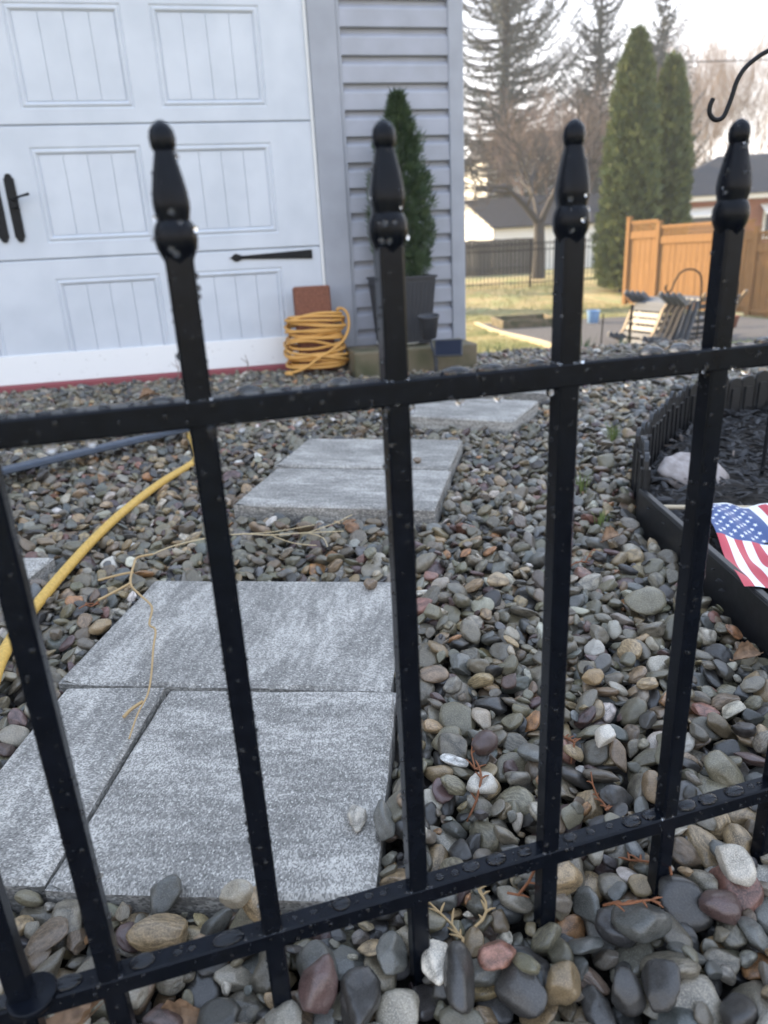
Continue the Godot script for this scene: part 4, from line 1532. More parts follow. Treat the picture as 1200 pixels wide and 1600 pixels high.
	for i in nx:
		for j in nz:
			var q := [C.call(i, j), C.call(i + 1, j), C.call(i + 1, j + 1), C.call(i, j + 1)]
			var ns := []
			for e in [[i, j], [i + 1, j], [i + 1, j + 1], [i, j + 1]]:
				var du: Vector3 = C.call(e[0] + 1, e[1]) - C.call(e[0] - 1, e[1])
				var dv: Vector3 = C.call(e[0], e[1] + 1) - C.call(e[0], e[1] - 1)
				ns.append(dv.cross(du).normalized())
			var us := [Vector2(float(i) / nx, float(j) / nz), Vector2(float(i + 1) / nx, float(j) / nz), Vector2(float(i + 1) / nx, float(j + 1) / nz), Vector2(float(i) / nx, float(j + 1) / nz)]
			ck.tri(q[0], q[1], q[2], ns[0], ns[1], ns[2], us[0], us[1], us[2])
			ck.tri(q[0], q[2], q[3], ns[0], ns[2], ns[3], us[0], us[2], us[3])
	obj("cloth", ck, M.flag_print, fg)
	var dw := MB.new()
	dw.tube([Vector3(-0.05, -0.002, -0.003), Vector3(0.42, -0.004, -0.003)], 0.0042, 8)
	obj("stick", dw, M.pale_board, fg)
	# shepherd's hook standing in the bed
	var hk := []
	for q in [[0.611, 0.705], [0.607, 0.695], [0.607, 0.684], [0.612, 0.676], [0.619, 0.672], [0.628, 0.673], [0.634, 0.679], [0.639, 0.692], [0.644, 0.708], [0.650, 0.731], [0.665, 0.753], [0.698, 0.773], [0.735, 0.778], [0.768, 0.764], [0.785, 0.735], [0.788, 0.70], [0.788, 0.35], [0.788, -0.05]]: hk.append(Vector3(q[0], q[1], -1.4))
	var hb := MB.new()
	hb.tube(smooth(hk, 4), 0.0041, 10)
	tag(obj("shepherds_hook", hb, M.iron_black), "black metal shepherd's hook curving into view at the upper right", "plant hook")

# ---------------------------------------------------------------- fences beyond
func make_far_fences() -> void:
	# cedar privacy fence with lattice top, running from the arborvitaes towards the right
	var A := Vector2(5.82, -17.0)
	var dir := Vector2(0.447, 0.894)
	var yaw := atan2(-dir.y, dir.x)
	var w := thing("privacy_fence", "tall orange cedar board fence with lattice strip and posts", "fence", Vector3(A.x, 0, A.y), yaw)
	var bays := [[0.0, 0.86], [0.86, 3.2], [3.2, 5.5], [5.5, 7.8]]
	for b in bays:
		var m := (b[0] + b[1]) * 0.5 as float
		var g := land(A.x + dir.x * m, A.y + dir.y * m)
		var top := g + 1.80 - 0.06 * maxf(0.0, m - 1.0)
		var pb := MB.new()
		var p0 := land(A.x + dir.x * b[0], A.y + dir.y * b[0])
		pb.box(Vector3(b[0], (p0 - 0.1 + top + 0.07) / 2, 0.01), Vector3(0.10, top + 0.07 - p0 + 0.1, 0.10), 0.006)
		pb.box(Vector3(b[0], top + 0.085, 0.01), Vector3(0.125, 0.025, 0.125), 0.008)
		obj("post", pb, M.cedar, w)
		var x: float = b[0] + 0.055
		var n := int((b[1] - b[0] - 0.11) / 0.138)
		var bw: float = (b[1] - b[0] - 0.11) / n
		for i in n:
			var q := MB.new()
			q.box(Vector3(x + bw * (i + 0.5), (g + 0.04 + top - 0.36) / 2, rf(-0.003, 0.003)), Vector3(bw - 0.006, top - 0.36 - g - 0.04, 0.018), 0.003)
			obj("board", q, M.cedar, w)
		for yy in [top - 0.30, top - 0.03, g + 0.16]:
			var q := MB.new()
			q.box(Vector3(m, yy, 0.02), Vector3(b[1] - b[0] - 0.10, 0.14 if yy < top - 0.1 and yy > g + 0.3 else 0.06, 0.03), 0.004)
			obj("rail", q, M.cedar, w)
		for k in 3:
			var q := MB.new()
			q.box(Vector3(m, top - 0.09 - 0.062 * k, 0.012), Vector3(b[1] - b[0] - 0.10, 0.026, 0.012), 0.002)
			obj("lattice_strip", q, M.cedar, w)
		var ns := int((b[1] - b[0] - 0.1) / 0.075)
		for k in ns:
			var q := MB.new()
			q.box(Vector3(b[0] + 0.085 + 0.075 * k, top - 0.15, 0.0), Vector3(0.024, 0.19, 0.010), 0.002)
			obj("lattice_strip", q, M.cedar, w)
	# black ornamental fence across the lawn
	var f := thing("ornamental_fence", "black metal picket fence across the far side of the lawn", "fence", Vector3(0, 0, -20.5), 0.0)
	var pk := MB.new()
	pk.box(Vector3(0, 0.60, 0), Vector3(0.018, 1.20, 0.018), 0.002)
	var pm := pk.mesh()
	var ps := MB.new()
	ps.box(Vector3(0, 0.62, 0), Vector3(0.055, 1.26, 0.055), 0.004)
	var psm := ps.mesh()
	for i in 84:
		var x := 1.2 + 0.105 * i
		var post := i % 18 == 12
		var o := obj("post" if post else "picket", psm if post else pm, M.iron_black, f)
		o.position = Vector3(x, land(x, -20.5) + 0.01, 0)
	for y in [0.14, 0.98, 1.14]:
		var q := MB.new()
		q.box(Vector3(5.55, land(5.0, -20.5) + y, 0), Vector3(8.8, 0.03, 0.028), 0.003)
		obj("rail", q, M.iron_black, f)
	# weathered board fence behind it
	var gf := thing("weathered_fence", "weathered grey board fence behind the black picket fence", "fence", Vector3(0, 0, -27.0), 0.0)
	var gb := MB.new()
	gb.box(Vector3(0, 0.60, 0), Vector3(0.142, 1.22, 0.02), 0.004)
	var gm := gb.mesh()
	for i in 32:
		var o := obj("board", gm, M.grey_wood, gf)
		var x := 1.5 + 0.147 * i
		o.position = Vector3(x, land(x, -27.0) + rf(-0.01, 0.02), rf(-0.004, 0.004))
	for y in [0.25, 0.95]:
		var q := MB.new()
		q.box(Vector3(3.8, land(3.8, -27.0) + y, 0.03), Vector3(4.7, 0.08, 0.035), 0.004)
		obj("rail", q, M.grey_wood, gf)
	var br := MB.new()
	br.box(Vector3(3.1, land(3.8, -27.0) + 0.6, 0.03), Vector3(0.95, 0.08, 0.035), 0.004, Basis(Vector3.BACK, 0.75))
	obj("brace", br, M.grey_wood, gf)

# ---------------------------------------------------------------- buildings beyond
func make_far_buildings() -> void:
	# white shed with a dark gable roof
	var s := thing("white_shed", "white clapboard shed with sunlit gable end and dark shingle roof", "shed", Vector3(4.9, -0.45, -30.0), 0.0)
	var u := Vector3(0.995, 0, 0.10)          # along the front
	var v := Vector3(-0.45, 0, -0.893)        # along the gable end, going back
	var W := 5.6
	var D := 3.8
	var e := 1.72
	var ap := 2.72
	var wl := MB.new()
	var inn := u * W / 2 + v * D / 2 + Vector3(0, 1, 0)
	wl.face([Vector3.ZERO, u * W, u * W + Vector3(0, e, 0), Vector3(0, e, 0)], inn)
	wl.face([v * D, u * W + v * D, u * W + v * D + Vector3(0, e, 0), v * D + Vector3(0, e, 0)], inn)
	for k in [0.0, W]:
		wl.face([u * k, v * D + u * k, v * D + u * k + Vector3(0, e, 0), v * D / 2 + u * k + Vector3(0, ap, 0), u * k + Vector3(0, e, 0)], inn)
	obj("wall", wl, M.house_white, s)
	for k in 13:
		var y := 0.14 + 0.19 * k
		var half := D / 2.0
		var a0 := 0.0
		if y > e: a0 = (y - e) / (ap - e) * half
		var cb := MB.new()
		var nn := v.cross(Vector3.UP).normalized()
		if nn.x > 0.0: nn = -nn
		var p0 := v * a0 + nn * 0.012
		var p1 := v * (D - a0) + nn * 0.012
		cb.face([p0 + Vector3(0, y, 0), p1 + Vector3(0, y, 0), p1 + nn * 0.02 + Vector3(0, y - 0.17, 0), p0 + nn * 0.02 + Vector3(0, y - 0.17, 0)], inn)
		cb.face([p0 + nn * 0.02 + Vector3(0, y - 0.17, 0), p1 + nn * 0.02 + Vector3(0, y - 0.17, 0), p1 - nn * 0.01 + Vector3(0, y - 0.172, 0), p0 - nn * 0.01 + Vector3(0, y - 0.172, 0)], inn + Vector3(0, 9, 0))
		obj("clapboard", cb, M.house_white, s)
	var rf2 := MB.new()
	var over := u * -0.15
	for side in [0, 1]:
		var q0: Vector3 = (v * D if side else Vector3.ZERO) + (v * 0.2 if side else v * -0.2) + Vector3(0, e - 0.1, 0)
		var q1 := v * D / 2 + Vector3(0, ap + 0.04, 0)
		for lift in [0.0, 0.06]:
			var l := Vector3(0, lift, 0)
			rf2.face([q0 + over + l, q0 + u * (W + 0.15) + l, q1 + u * (W + 0.15) + l, q1 + over + l], inn - Vector3(0, 3, 0))
		rf2.face([q0 + over, q0 + u * (W + 0.15), q0 + u * (W + 0.15) + Vector3(0, 0.06, 0), q0 + over + Vector3(0, 0.06, 0)], inn)
		rf2.face([q0 + over, q1 + over, q1 + over + Vector3(0, 0.06, 0), q0 + over + Vector3(0, 0.06, 0)], inn)
	obj("roof", rf2, M.roof_dark, s)
	# larger white house glimpsed through the branches
	var h := thing("white_house", "pale two storey house half hidden by bare trees", "house", Vector3(10.2, -0.3, -46.0), 0.08)
	var hb := MB.new()
	hb.box(Vector3(0, 2.7, 0), Vector3(8.0, 5.4, 7.0))
	obj("wall", hb, M.house_white, h)
	for i in 4:
		for y in [1.5, 4.1]:
			var wb := MB.new()
			wb.box(Vector3(-3.0 + 2.0 * i, y, 3.49), Vector3(1.06, 1.5, 0.10), 0.02)
			var wo := obj("window", wb, M.fascia_white, h)
			var pn := MB.new()
			pn.box(Vector3(-3.0 + 2.0 * i, y, 3.545), Vector3(0.86, 1.3, 0.02))
			obj("pane", pn, M.glass_dark, wo)
	var hr := MB.new()
	hr.slab_outline([Vector2(-4.3, 5.38), Vector2(4.3, 5.38), Vector2(3.2, 6.5), Vector2(-3.2, 6.5)], -3.8, 3.8)
	obj("roof", hr, M.roof_dark, h)
	# brick ranch house at the right
	var b := thing("brick_house", "low brick house with dark hip roof behind the cedar fence", "house", Vector3(15.2, -0.4, -31.0), -0.10)
	var bb := MB.new()
	bb.box(Vector3(0, 1.05, 0), Vector3(7.6, 2.1, 6.0))
	obj("wall", bb, M.house_brick, b)
	for k in 16:
		var cb := MB.new()
		cb.box(Vector3(0, 0.10 + 0.128 * k, 3.004), Vector3(7.58, 0.116, 0.02), 0.003)
		obj("brick_course", cb, M.house_brick, b)
	var fa := MB.new()
	fa.box(Vector3(0, 2.18, 0.1), Vector3(8.3, 0.17, 6.7), 0.01)
	obj("fascia", fa, M.fascia_white, b)
	var br := MB.new()
	var c := [Vector3(-4.25, 2.27, 3.55), Vector3(4.25, 2.27, 3.55), Vector3(4.25, 2.27, -3.4), Vector3(-4.25, 2.27, -3.4)]
	var r0 := Vector3(-1.2, 3.85, 0)
	var r1 := Vector3(1.4, 3.85, 0)
	br.face([c[0], c[1], r1, r0], Vector3(0, 1, 0))
	br.face([c[2], c[3], r0, r1], Vector3(0, 1, 0))
	br.face([c[1], c[2], r1], Vector3(0, 1, 0))
	br.face([c[3], c[0], r0], Vector3(0, 1, 0))
	br.face(c, Vector3(0, 5, 0))
	obj("roof", br, M.roof_dark, b)
	for x in [-2.5, 0.2, 2.6]:
		var wb := MB.new()
		wb.box(Vector3(x, 1.25, 3.02), Vector3(1.2, 1.1, 0.10), 0.02)
		var wo := obj("window", wb, M.fascia_white, b)
		var pn := MB.new()
		pn.box(Vector3(x, 1.25, 3.075), Vector3(1.02, 0.92, 0.02))
		obj("pane", pn, M.glass_dark, wo)
		var aw := MB.new()
		aw.face([Vector3(x - 0.75, 1.9, 3.03), Vector3(x + 0.75, 1.9, 3.03), Vector3(x + 0.75, 1.62, 3.55), Vector3(x - 0.75, 1.62, 3.55)], Vector3(x, 0, 3))
		aw.face([Vector3(x - 0.75, 1.62, 3.55), Vector3(x + 0.75, 1.62, 3.55), Vector3(x + 0.75, 1.54, 3.55), Vector3(x - 0.75, 1.54, 3.55)], Vector3(x, 1.6, 3))
		obj("awning", aw, M.fascia_white, wo)
	# overhead wire
	var wp := []
	for i in 21:
		var t := i / 20.0
		wp.append(Vector3(lerpf(-8.0, 28.0, t), 7.95 - 1.0 * t - 0.9 * sin(PI * t) * 0.25, -33.0))
	var wb2 := MB.new()
	wb2.tube(wp, 0.022, 5)
	tag(obj("utility_wire", wb2, M.wire_black), "thin dark overhead wire crossing the sky in front of the spruces", "wire")

# ---------------------------------------------------------------- the yard
func chair_shell() -> Array:
	return [Vector2(-0.02, -0.02), Vector2(0.12, 0.03), Vector2(0.26, 0.045), Vector2(0.38, 0.055), Vector2(0.46, 0.09), Vector2(0.52, 0.18), Vector2(0.57, 0.32), Vector2(0.61, 0.48), Vector2(0.65, 0.64), Vector2(0.70, 0.78)]
func chair(label: String, xf: Transform3D) -> void:
	var t := thing("patio_chair", label, "chair", Vector3.ZERO, 0.0, "tipped patio chairs on the grit")
	t.transform = xf
	var pr := chair_shell()
	for side in [-1, 1]:
		var b := MB.new()
		for i in pr.size() - 1:
			var a: Vector2 = pr[i]
			var d: Vector2 = pr[i + 1]
			var m := (a + d) * 0.5
			var l := a.distance_to(d)
			b.box(Vector3(m.x, m.y, side * 0.26), Vector3(l + 0.012, 0.026, 0.04), 0.004, Basis(Vector3.BACK, atan2(d.y - a.y, d.x - a.x)))
		obj("side_rail", b, M.chair_tan, t)
		var lg := MB.new()
		lg.box(Vector3(0.02, -0.06, side * 0.295), Vector3(0.06, 0.17, 0.022), 0.004)
		obj("leg", lg, M.chair_slate, t)
		var l2 := MB.new()
		l2.box(Vector3(0.50, 0.0, side * 0.295), Vector3(0.06, 0.20, 0.022), 0.004, Basis(Vector3.BACK, 0.35))
		obj("leg", l2, M.chair_slate, t)
		var ar := MB.new()
		ar.box(Vector3(0.26, 0.215, side * 0.305), Vector3(0.60, 0.022, 0.07), 0.006)
		obj("arm", ar, M.chair_slate, t)
	for i in 15:
		var f := i / 15.0 * (pr.size() - 1)
		var k := int(f)
		var p: Vector2 = pr[k].lerp(pr[k + 1], f - k)
		var d: Vector2 = pr[k + 1] - pr[k]
		var b := MB.new()
		b.box(Vector3(p.x, p.y + 0.002, 0), Vector3(0.062, 0.014, 0.468), 0.003, Basis(Vector3.BACK, atan2(d.y, d.x)))
		obj("slat", b, M.chair_slate, t)
func make_yard_things() -> void:
	var g := land(3.0, -8.0) + 0.02
	# a nest of chairs on their sides, and one with its back to us
	for i in 4:
		chair(["outermost of the nested slatted chairs tipped on its side", "second of the nested slatted chairs tipped over", "third of the nested slatted chairs tipped over", "innermost of the nested slatted chairs tipped over"][i], Transform3D((Basis(Vector3.UP, PI + 0.35) * Basis(Vector3.BACK, 1.88)).scaled(Vector3.ONE * 0.94), Vector3(2.86 + 0.055 * i, g + 0.04 - 0.006 * i, -8.0 + 0.02 * i)))
	chair("blue grey slatted chair tipped forward with its back slats showing", Transform3D(Basis(Vector3.UP, -1.30) * Basis(Vector3.BACK, -0.35), Vector3(3.52, g + 0.02, -8.75)))
	# thin stakes and a second hook
	for q in [[2.50, -8.0, 0.36], [2.74, -7.8, 0.45]]:
		var b := MB.new()
		var y := land(q[0], q[1])
		b.tube([Vector3(q[0], y - 0.05, q[1]), Vector3(q[0] + 0.01, y + q[2], q[1])], 0.008 if q[2] < 0.4 else 0.016, 7)
		tag(obj("garden_stake", b, M.iron_black), "thin dark stake left of the tipped chairs" if q[2] < 0.4 else "thicker dark stake beside the tipped chairs", "stake")
	var hk := []
	for q in [[3.20, 0.02], [3.19, -0.02], [3.22, -0.06], [3.26, -0.03], [3.29, 0.06], [3.35, 0.145], [3.44, 0.17], [3.53, 0.14], [3.575, 0.06], [3.59, -0.10], [3.585, -0.70]]: hk.append(Vector3(q[0] * 0.925, q[1] * 0.92 + 0.025, -7.45))
	var hb := MB.new()
	hb.tube(smooth(hk, 4), 0.009, 7)
	tag(obj("shepherds_hook", hb, M.iron_black), "small black hook standing among the tipped patio chairs", "plant hook")
	var h3 := []
	for q in [[3.98, -0.05], [4.03, 0.0], [4.05, -0.1], [4.02, -0.72]]: h3.append(Vector3(q[0], q[1], -8.2))
	var h3b := MB.new()
	h3b.tube(smooth(h3, 4), 0.009, 7)
	tag(obj("garden_stake", h3b, M.iron_black), "bent dark stake right of the tipped chairs", "stake")
	# pale edging board, raised bed frame, bucket, pot
	var eb := MB.new()
	for i in 8:
		var t0 := i / 8.0
		var t1 := (i + 1) / 8.0
		var a := Vector2(1.84, -13.2).lerp(Vector2(2.03, -7.4), t0)
		var d := Vector2(1.84, -13.2).lerp(Vector2(2.03, -7.4), t1)
		var p0 := Vector3(a.x, land(a.x, a.y), a.y)
		var p1 := Vector3(d.x, land(d.x, d.y), d.y)
		var w := Vector3(0.022, 0, 0)
		var up := Vector3(0, 0.055, 0)
		var lo := Vector3(0, -0.05, 0)
		var mid := (p0 + p1) * 0.5
		eb.face([p0 - w + up, p0 + w + up, p1 + w + up, p1 - w + up], mid)
		eb.face([p0 - w + lo, p0 - w + up, p1 - w + up, p1 - w + lo], mid)
		eb.face([p0 + w + lo, p0 + w + up, p1 + w + up, p1 + w + lo], mid)
	tag(obj("border_board", eb, M.pale_board), "pale board edging between lawn and grey grit", "edging")
	var rb := thing("raised_bed", "low brown wooden raised bed frame at the corner of the grit", "raised bed", Vector3(2.55, land(2.55, -12.4), -12.4), 0.05)
	for q in [[0, 0.45, 0.95, 0.03], [0, -0.45, 0.95, 0.03], [0.46, 0, 0.03, 0.87], [-0.46, 0, 0.03, 0.87]]:
		var b := MB.new()
		b.box(Vector3(q[0], 0.07, q[1]), Vector3(q[2], 0.17, q[3]), 0.004)
		obj("board", b, M.timber_green, rb)
	var bk := MB.new()
	bk.lathe([Vector2(0.0, 0.0), Vector2(0.085, 0.0), Vector2(0.105, 0.21), Vector2(0.112, 0.21), Vector2(0.112, 0.222), Vector2(0.10, 0.222), Vector2(0.08, 0.02), Vector2(0.0, 0.02)], Vector3.ZERO, 18)
	var bo := obj("bucket", bk, M.bucket_blue)
	bo.position = Vector3(3.66, land(3.66, -12.2), -12.2)
	tag(bo, "small blue bucket at the edge of the lawn behind the grit", "bucket")
	var pk := MB.new()
	pk.lathe([Vector2(0.0, 0.0), Vector2(0.06, 0.0), Vector2(0.085, 0.13), Vector2(0.095, 0.13), Vector2(0.095, 0.155), Vector2(0.08, 0.155), Vector2(0.0, 0.12)], Vector3.ZERO, 18)
	var po := obj("clay_pot", pk, M.brick_red)
	po.position = Vector3(4.72, land(4.72, -9.6) + 0.02, -9.6)
	tag(po, "small orange clay pot standing near the cedar fence", "pot")
	# lawn blades
	var tuft := MB.new()
	for k in 6:
		var a := TAU * k / 6.0
		var d := Vector3(cos(a), 0, sin(a))
		var o := Vector3(-sin(a), 0, cos(a)) * 0.10
		var tip := d * rf(0.5, 1.0) + Vector3(0, rf(0.6, 1.0), 0)
		tuft.tri(d * 0.1 - o, d * 0.1 + o, tip, Vector3.UP, Vector3.UP, Vector3.UP)
	var tm := tuft.mesh()
	var mm := MultiMesh.new()
	mm.transform_format = MultiMesh.TRANSFORM_3D
	mm.use_colors = true
	mm.mesh = tm
	var list := []
	var patch := noise(19, 0.5, 3)
	while list.size() < 26000:
		var z := -3.45 - 18.5 * pow(R.randf(), 1.25)
		var x := rf(-z * 0.09, -z * 0.52 + 0.6)
		if x > 1.9 and x < 7.2 and z < -7.4 and z > -13.0: continue
		if x > 5.2 and z < -9 and x > 5.82 + (z + 17.0) * 0.5: continue
		var k := patch.get_noise_2d(x, z)
		var green := clampf(0.30 + k * 0.9 + (0.25 if z > -6.0 else 0.0), 0.0, 1.0)
		var s := rf(0.018, 0.05) * (1.0 + 0.4 * green)
		list.append([Transform3D(Basis(Vector3.UP, R.randf() * TAU).scaled(Vector3(s, s * rf(0.7, 1.3), s)), Vector3(x, land(x, z) - 0.002, z)), Color(0.50, 0.43, 0.23).lerp(Color(0.20, 0.25, 0.10), green) * rf(0.75, 1.2)])
	mm.instance_count = list.size()
	for i in list.size():
		mm.set_instance_transform(i, list[i][0])
		mm.set_instance_color(i, list[i][1])
	var mi := MultiMeshInstance3D.new()
	mi.name = "lawn_grass"
	mi.multimesh = mm
	mi.material_override = M.lawn_blades
	add_child(mi)
	tag(mi, "short straw yellow and green grass of the back lawn", "grass", "", "stuff")
	# clumps of upright bulb leaves beyond the garage corner
	var clump := 0
	for q in [[0.72, -4.5, 0.20], [0.92, -5.0, 0.22], [1.08, -4.4, 0.18], [1.35, -5.2, 0.25], [1.55, -5.4, 0.26], [0.80, -6.2, 0.2], [1.70, -5.0, 0.22]]:
		leaf_clump("bulb_plant", q[0], q[1], q[2], 26, Color(0.10, 0.16, 0.075), 0.012)
		tag(get_child(get_child_count() - 1), "clump of upright bulb leaves beyond the garage corner, %s from the left" % ["first", "third", "fourth", "fifth", "sixth", "second", "seventh"][clump], "plant", "bulb leaves by the garage corner")
		clump += 1
	for q in [[0.413, -1.40, 0.05, "tuft of green grass in the stones left of the picket edging"], [0.395, -1.208, 0.035, "low tuft of yellowing grass beside the edging board's end"], [0.60, -1.78, 0.06, "small bright green weed outside the curved picket edging"], [0.436, -1.02, 0.025, "tiny green sprig against the edging board"]]:
		leaf_clump("grass_tuft", q[0], q[1], q[2], 34, Color(0.17, 0.22, 0.07), 0.0022)
		tag(get_child(get_child_count() - 1), q[3], "grass tuft")
func leaf_clump(called: String, x: float, z: float, h: float, n: int, c: Color, w: float) -> void:
	var b := MB.new()
	b.colored = true
	var y := maxf(land(x, z), hat(x, z) - 0.01) if z > -3.3 else land(x, z)
	for i in n:
		var a := R.randf() * TAU
		var d := Vector3(cos(a), 0, sin(a))
		var base := d * rf(0.0, 0.3) * h
		var lean := rf(0.05, 0.6)
		var l := h * rf(0.55, 1.1)
		var o := Vector3(-d.z, 0, d.x) * w * 0.5
		b.col = c * rf(0.7, 1.3)
		var p1 := base + d * lean * l * 0.35 + Vector3(0, l * 0.6, 0)
		var p2 := base + d * lean * l + Vector3(0, l * (1.0 - lean * 0.3), 0)
		var nn := o.cross(p1 - base).normalized()
		b.tri(base - o, base + o, p1 + o, nn, nn, nn)
		b.tri(base - o, p1 + o, p1 - o, nn, nn, nn)
		b.tri(p1 - o, p1 + o, p2, nn, nn, nn)
	var o2 := obj(called, b, M.leaf_spray)
	o2.position = Vector3(x, y, z)

# ---------------------------------------------------------------- trees
func arborvitae(label: String, at: Vector3, h: float, r: float, n: int) -> void:
	var t := thing("arborvitae", label, "tree", at, 0.0, "columnar arborvitaes")
	var tk := MB.new()
	tk.tube([Vector3(0, -0.1, 0), Vector3(0, h * 0.5, 0), Vector3(0, h * 0.95, 0)], [0.12, 0.07, 0.01], 7)
	obj("trunk", tk, M.bark, t)
	var c := MB.new()
	c.colored = true
	var bump := noise(int(h * 100), 1.6, 2)
	for i in n:
		var f := pow(R.randf(), 0.9)
		var a := R.randf() * TAU
		var prof := r * pow(maxf(0.0, 1.0 - pow(f, 2.4)), 0.62) * (0.72 + 0.28 * minf(1.0, f * 5.0 + 0.3))
		prof *= 1.0 + 0.28 * bump.get_noise_3d(cos(a) * 1.2, f * h * 0.8, sin(a) * 1.2)
		var q := prof * rf(0.72, 1.05)
		var p := Vector3(cos(a) * q, 0.08 + f * (h - 0.2), sin(a) * q)
		var dir := (Vector3(cos(a) * 0.7, 1.0 + rf(-0.2, 0.5), sin(a) * 0.7) + Vector3(rf(-0.35, 0.35), 0, rf(-0.35, 0.35))).normalized()
		spray(c, p, dir, rf(0.15, 0.27), 0.045, Color(0.070, 0.100, 0.045).lerp(Color(0.14, 0.165, 0.060), R.randf()), 4)
	# a dense inner core of the same sprays keeps the column opaque
	for i in n / 5:
		var f := R.randf()
		var a := R.randf() * TAU
		var q := r * 0.55 * (1.0 - pow(f, 2.4)) * R.randf()
		spray(c, Vector3(cos(a) * q, 0.1 + f * (h - 0.3), sin(a) * q), Vector3(cos(a) * 0.4, 1, sin(a) * 0.4).normalized(), 0.42, 0.12, Color(0.070, 0.100, 0.045).lerp(Color(0.14, 0.165, 0.060), R.randf()), 4)
	obj("crown", c, M.leaf_spray, t)
func spruce(label: String, at: Vector3, h: float, spread: float, seed: int, dens: float) -> void:
	var t := thing("spruce_tree", label, "tree", at, 0.0, "spruces behind the yard")
	var r := RandomNumberGenerator.new()
	r.seed = seed
	var tk := MB.new()
	var c := MB.new()
	tk.tube([Vector3(0, -0.2, 0), Vector3(0, h * 0.4, 0), Vector3(0.05, h * 0.8, 0), Vector3(0, h, 0)], [h * 0.013, h * 0.009, h * 0.004, 0.02], 8)
	var y := h * 0.10
	while y < h * 0.985:
		var f := y / h
		for k in int(5 * dens) + 1:
			var a := r.randf() * TAU
			var L := spread * pow(1.0 - f, 0.85) * r.randf_range(0.65, 1.08) + 0.18
			var d := Vector3(cos(a), 0, sin(a))
			var side := Vector3(-d.z, 0, d.x)
			var pts := []
			var rad := []
			var rise := 0.10 + 0.45 * f
			for i in 6:
				var s := i / 5.0
				pts.append(Vector3(0, y + r.randf_range(-0.03, 0.03), 0) + d * L * s + Vector3(0, L * (-0.28 * s * (1.0 - f) + (0.42 + 0.25 * f) * s * s * s + rise * s * 0.5), 0))
				rad.append(lerpf(0.032 * (1.0 - f) + 0.016, 0.008, s))
			tk.tube(pts, rad, 4, false)
			var m := int(L / 0.09)
			for j in m:
				var s := (j + 0.6) / m
				var e := s * 5.0
				var ei := mini(int(e), 4)
				var p: Vector3 = pts[ei].lerp(pts[ei + 1], e - ei)
				for sg in [-1, 1]:
					if r.randf() < 0.22: continue
					var l := r.randf_range(0.20, 0.46) * (1.0 - 0.5 * s) * (1.2 - 0.4 * f)
					var q = (side * sg * r.randf_range(0.4, 1.0) + d * 0.5 + Vector3(0, r.randf_range(-1.1, -0.1), 0)).normalized()
					var o = q.cross(d).normalized() * 0.034
					var nn = q.cross(o).normalized()
					c.tri(p - o, p + o, p + q * l, nn, nn, nn)
					var o2 = nn * 0.022
					c.tri(p - o2, p + o2, p + q * l * 0.9, o.normalized(), o.normalized(), o.normalized())
		y += h * 0.0175 * r.randf_range(0.7, 1.3)
	obj("trunk", tk, M.bark, t)
	obj("crown", c, M.needles, t)
func limb(b: MB, p: Vector3, d: Vector3, len: float, rad: float, level: int, r: RandomNumberGenerator, up: float, thin: float) -> void:
	var pts := [p]
	var rr := [rad]
	var q := p
	var dir := d
	var n := 4 if level > 1 else 3
	for i in n:
		dir = (dir + Vector3(r.randf_range(-0.22, 0.22), r.randf_range(-0.12, 0.16) + up * 0.06, r.randf_range(-0.22, 0.22))).normalized()
		q += dir * len / n
		pts.append(q)
		rr.append(lerpf(rad, rad * 0.55, float(i + 1) / n))
	b.tube(pts, rr, 6 if level > 4 else (4 if level > 2 else 3), false)
	if level <= 0: return
	var k := r.randi_range(3, 4) if level < 5 else r.randi_range(3, 5)
	for i in k:
		var at := r.randf_range(0.35, 1.0) if i > 0 else 1.0
		var e := at * n
		var ei := mini(int(e), n - 1)
		var s: Vector3 = pts[ei].lerp(pts[ei + 1], e - ei)
		var tw := (Vector3(r.randfn(), r.randfn() * 0.7, r.randfn())).normalized()
		var nd := (dir * 0.9 + tw * 0.75 + Vector3(0, up * 0.25, 0)).normalized()
		limb(b, s, nd, len * r.randf_range(0.58, 0.80), maxf(rad * r.randf_range(0.42, 0.60), thin), level - 1, r, up, thin)
func bare_tree(label: String, at: Vector3, h: float, rad: float, levels: int, seed: int, m: StandardMaterial3D, up: float, group: String, thin := 0.010, fork := 0.22) -> void:
	var t := thing("bare_tree", label, "tree", at, 0.0, group)
	var r := RandomNumberGenerator.new()
	r.seed = seed
	var tk := MB.new()
	tk.tube([Vector3(0, -0.2, 0), Vector3(0.03, h * fork * 0.5, 0), Vector3(0.0, h * fork, 0.0)], [rad * 1.25, rad, rad * 0.92], 9, false)
	obj("trunk", tk, m, t)
	var b := MB.new()
	for i in r.randi_range(3, 4):
		var a := TAU * i / 3.5 + r.randf()
		limb(b, Vector3(0, h * fork * r.randf_range(0.9, 1.0), 0), Vector3(cos(a) * 0.55, 1.0, sin(a) * 0.55).normalized(), h * 0.30, rad * 0.62, levels, r, up, thin)
	obj("crown", b, m, t)
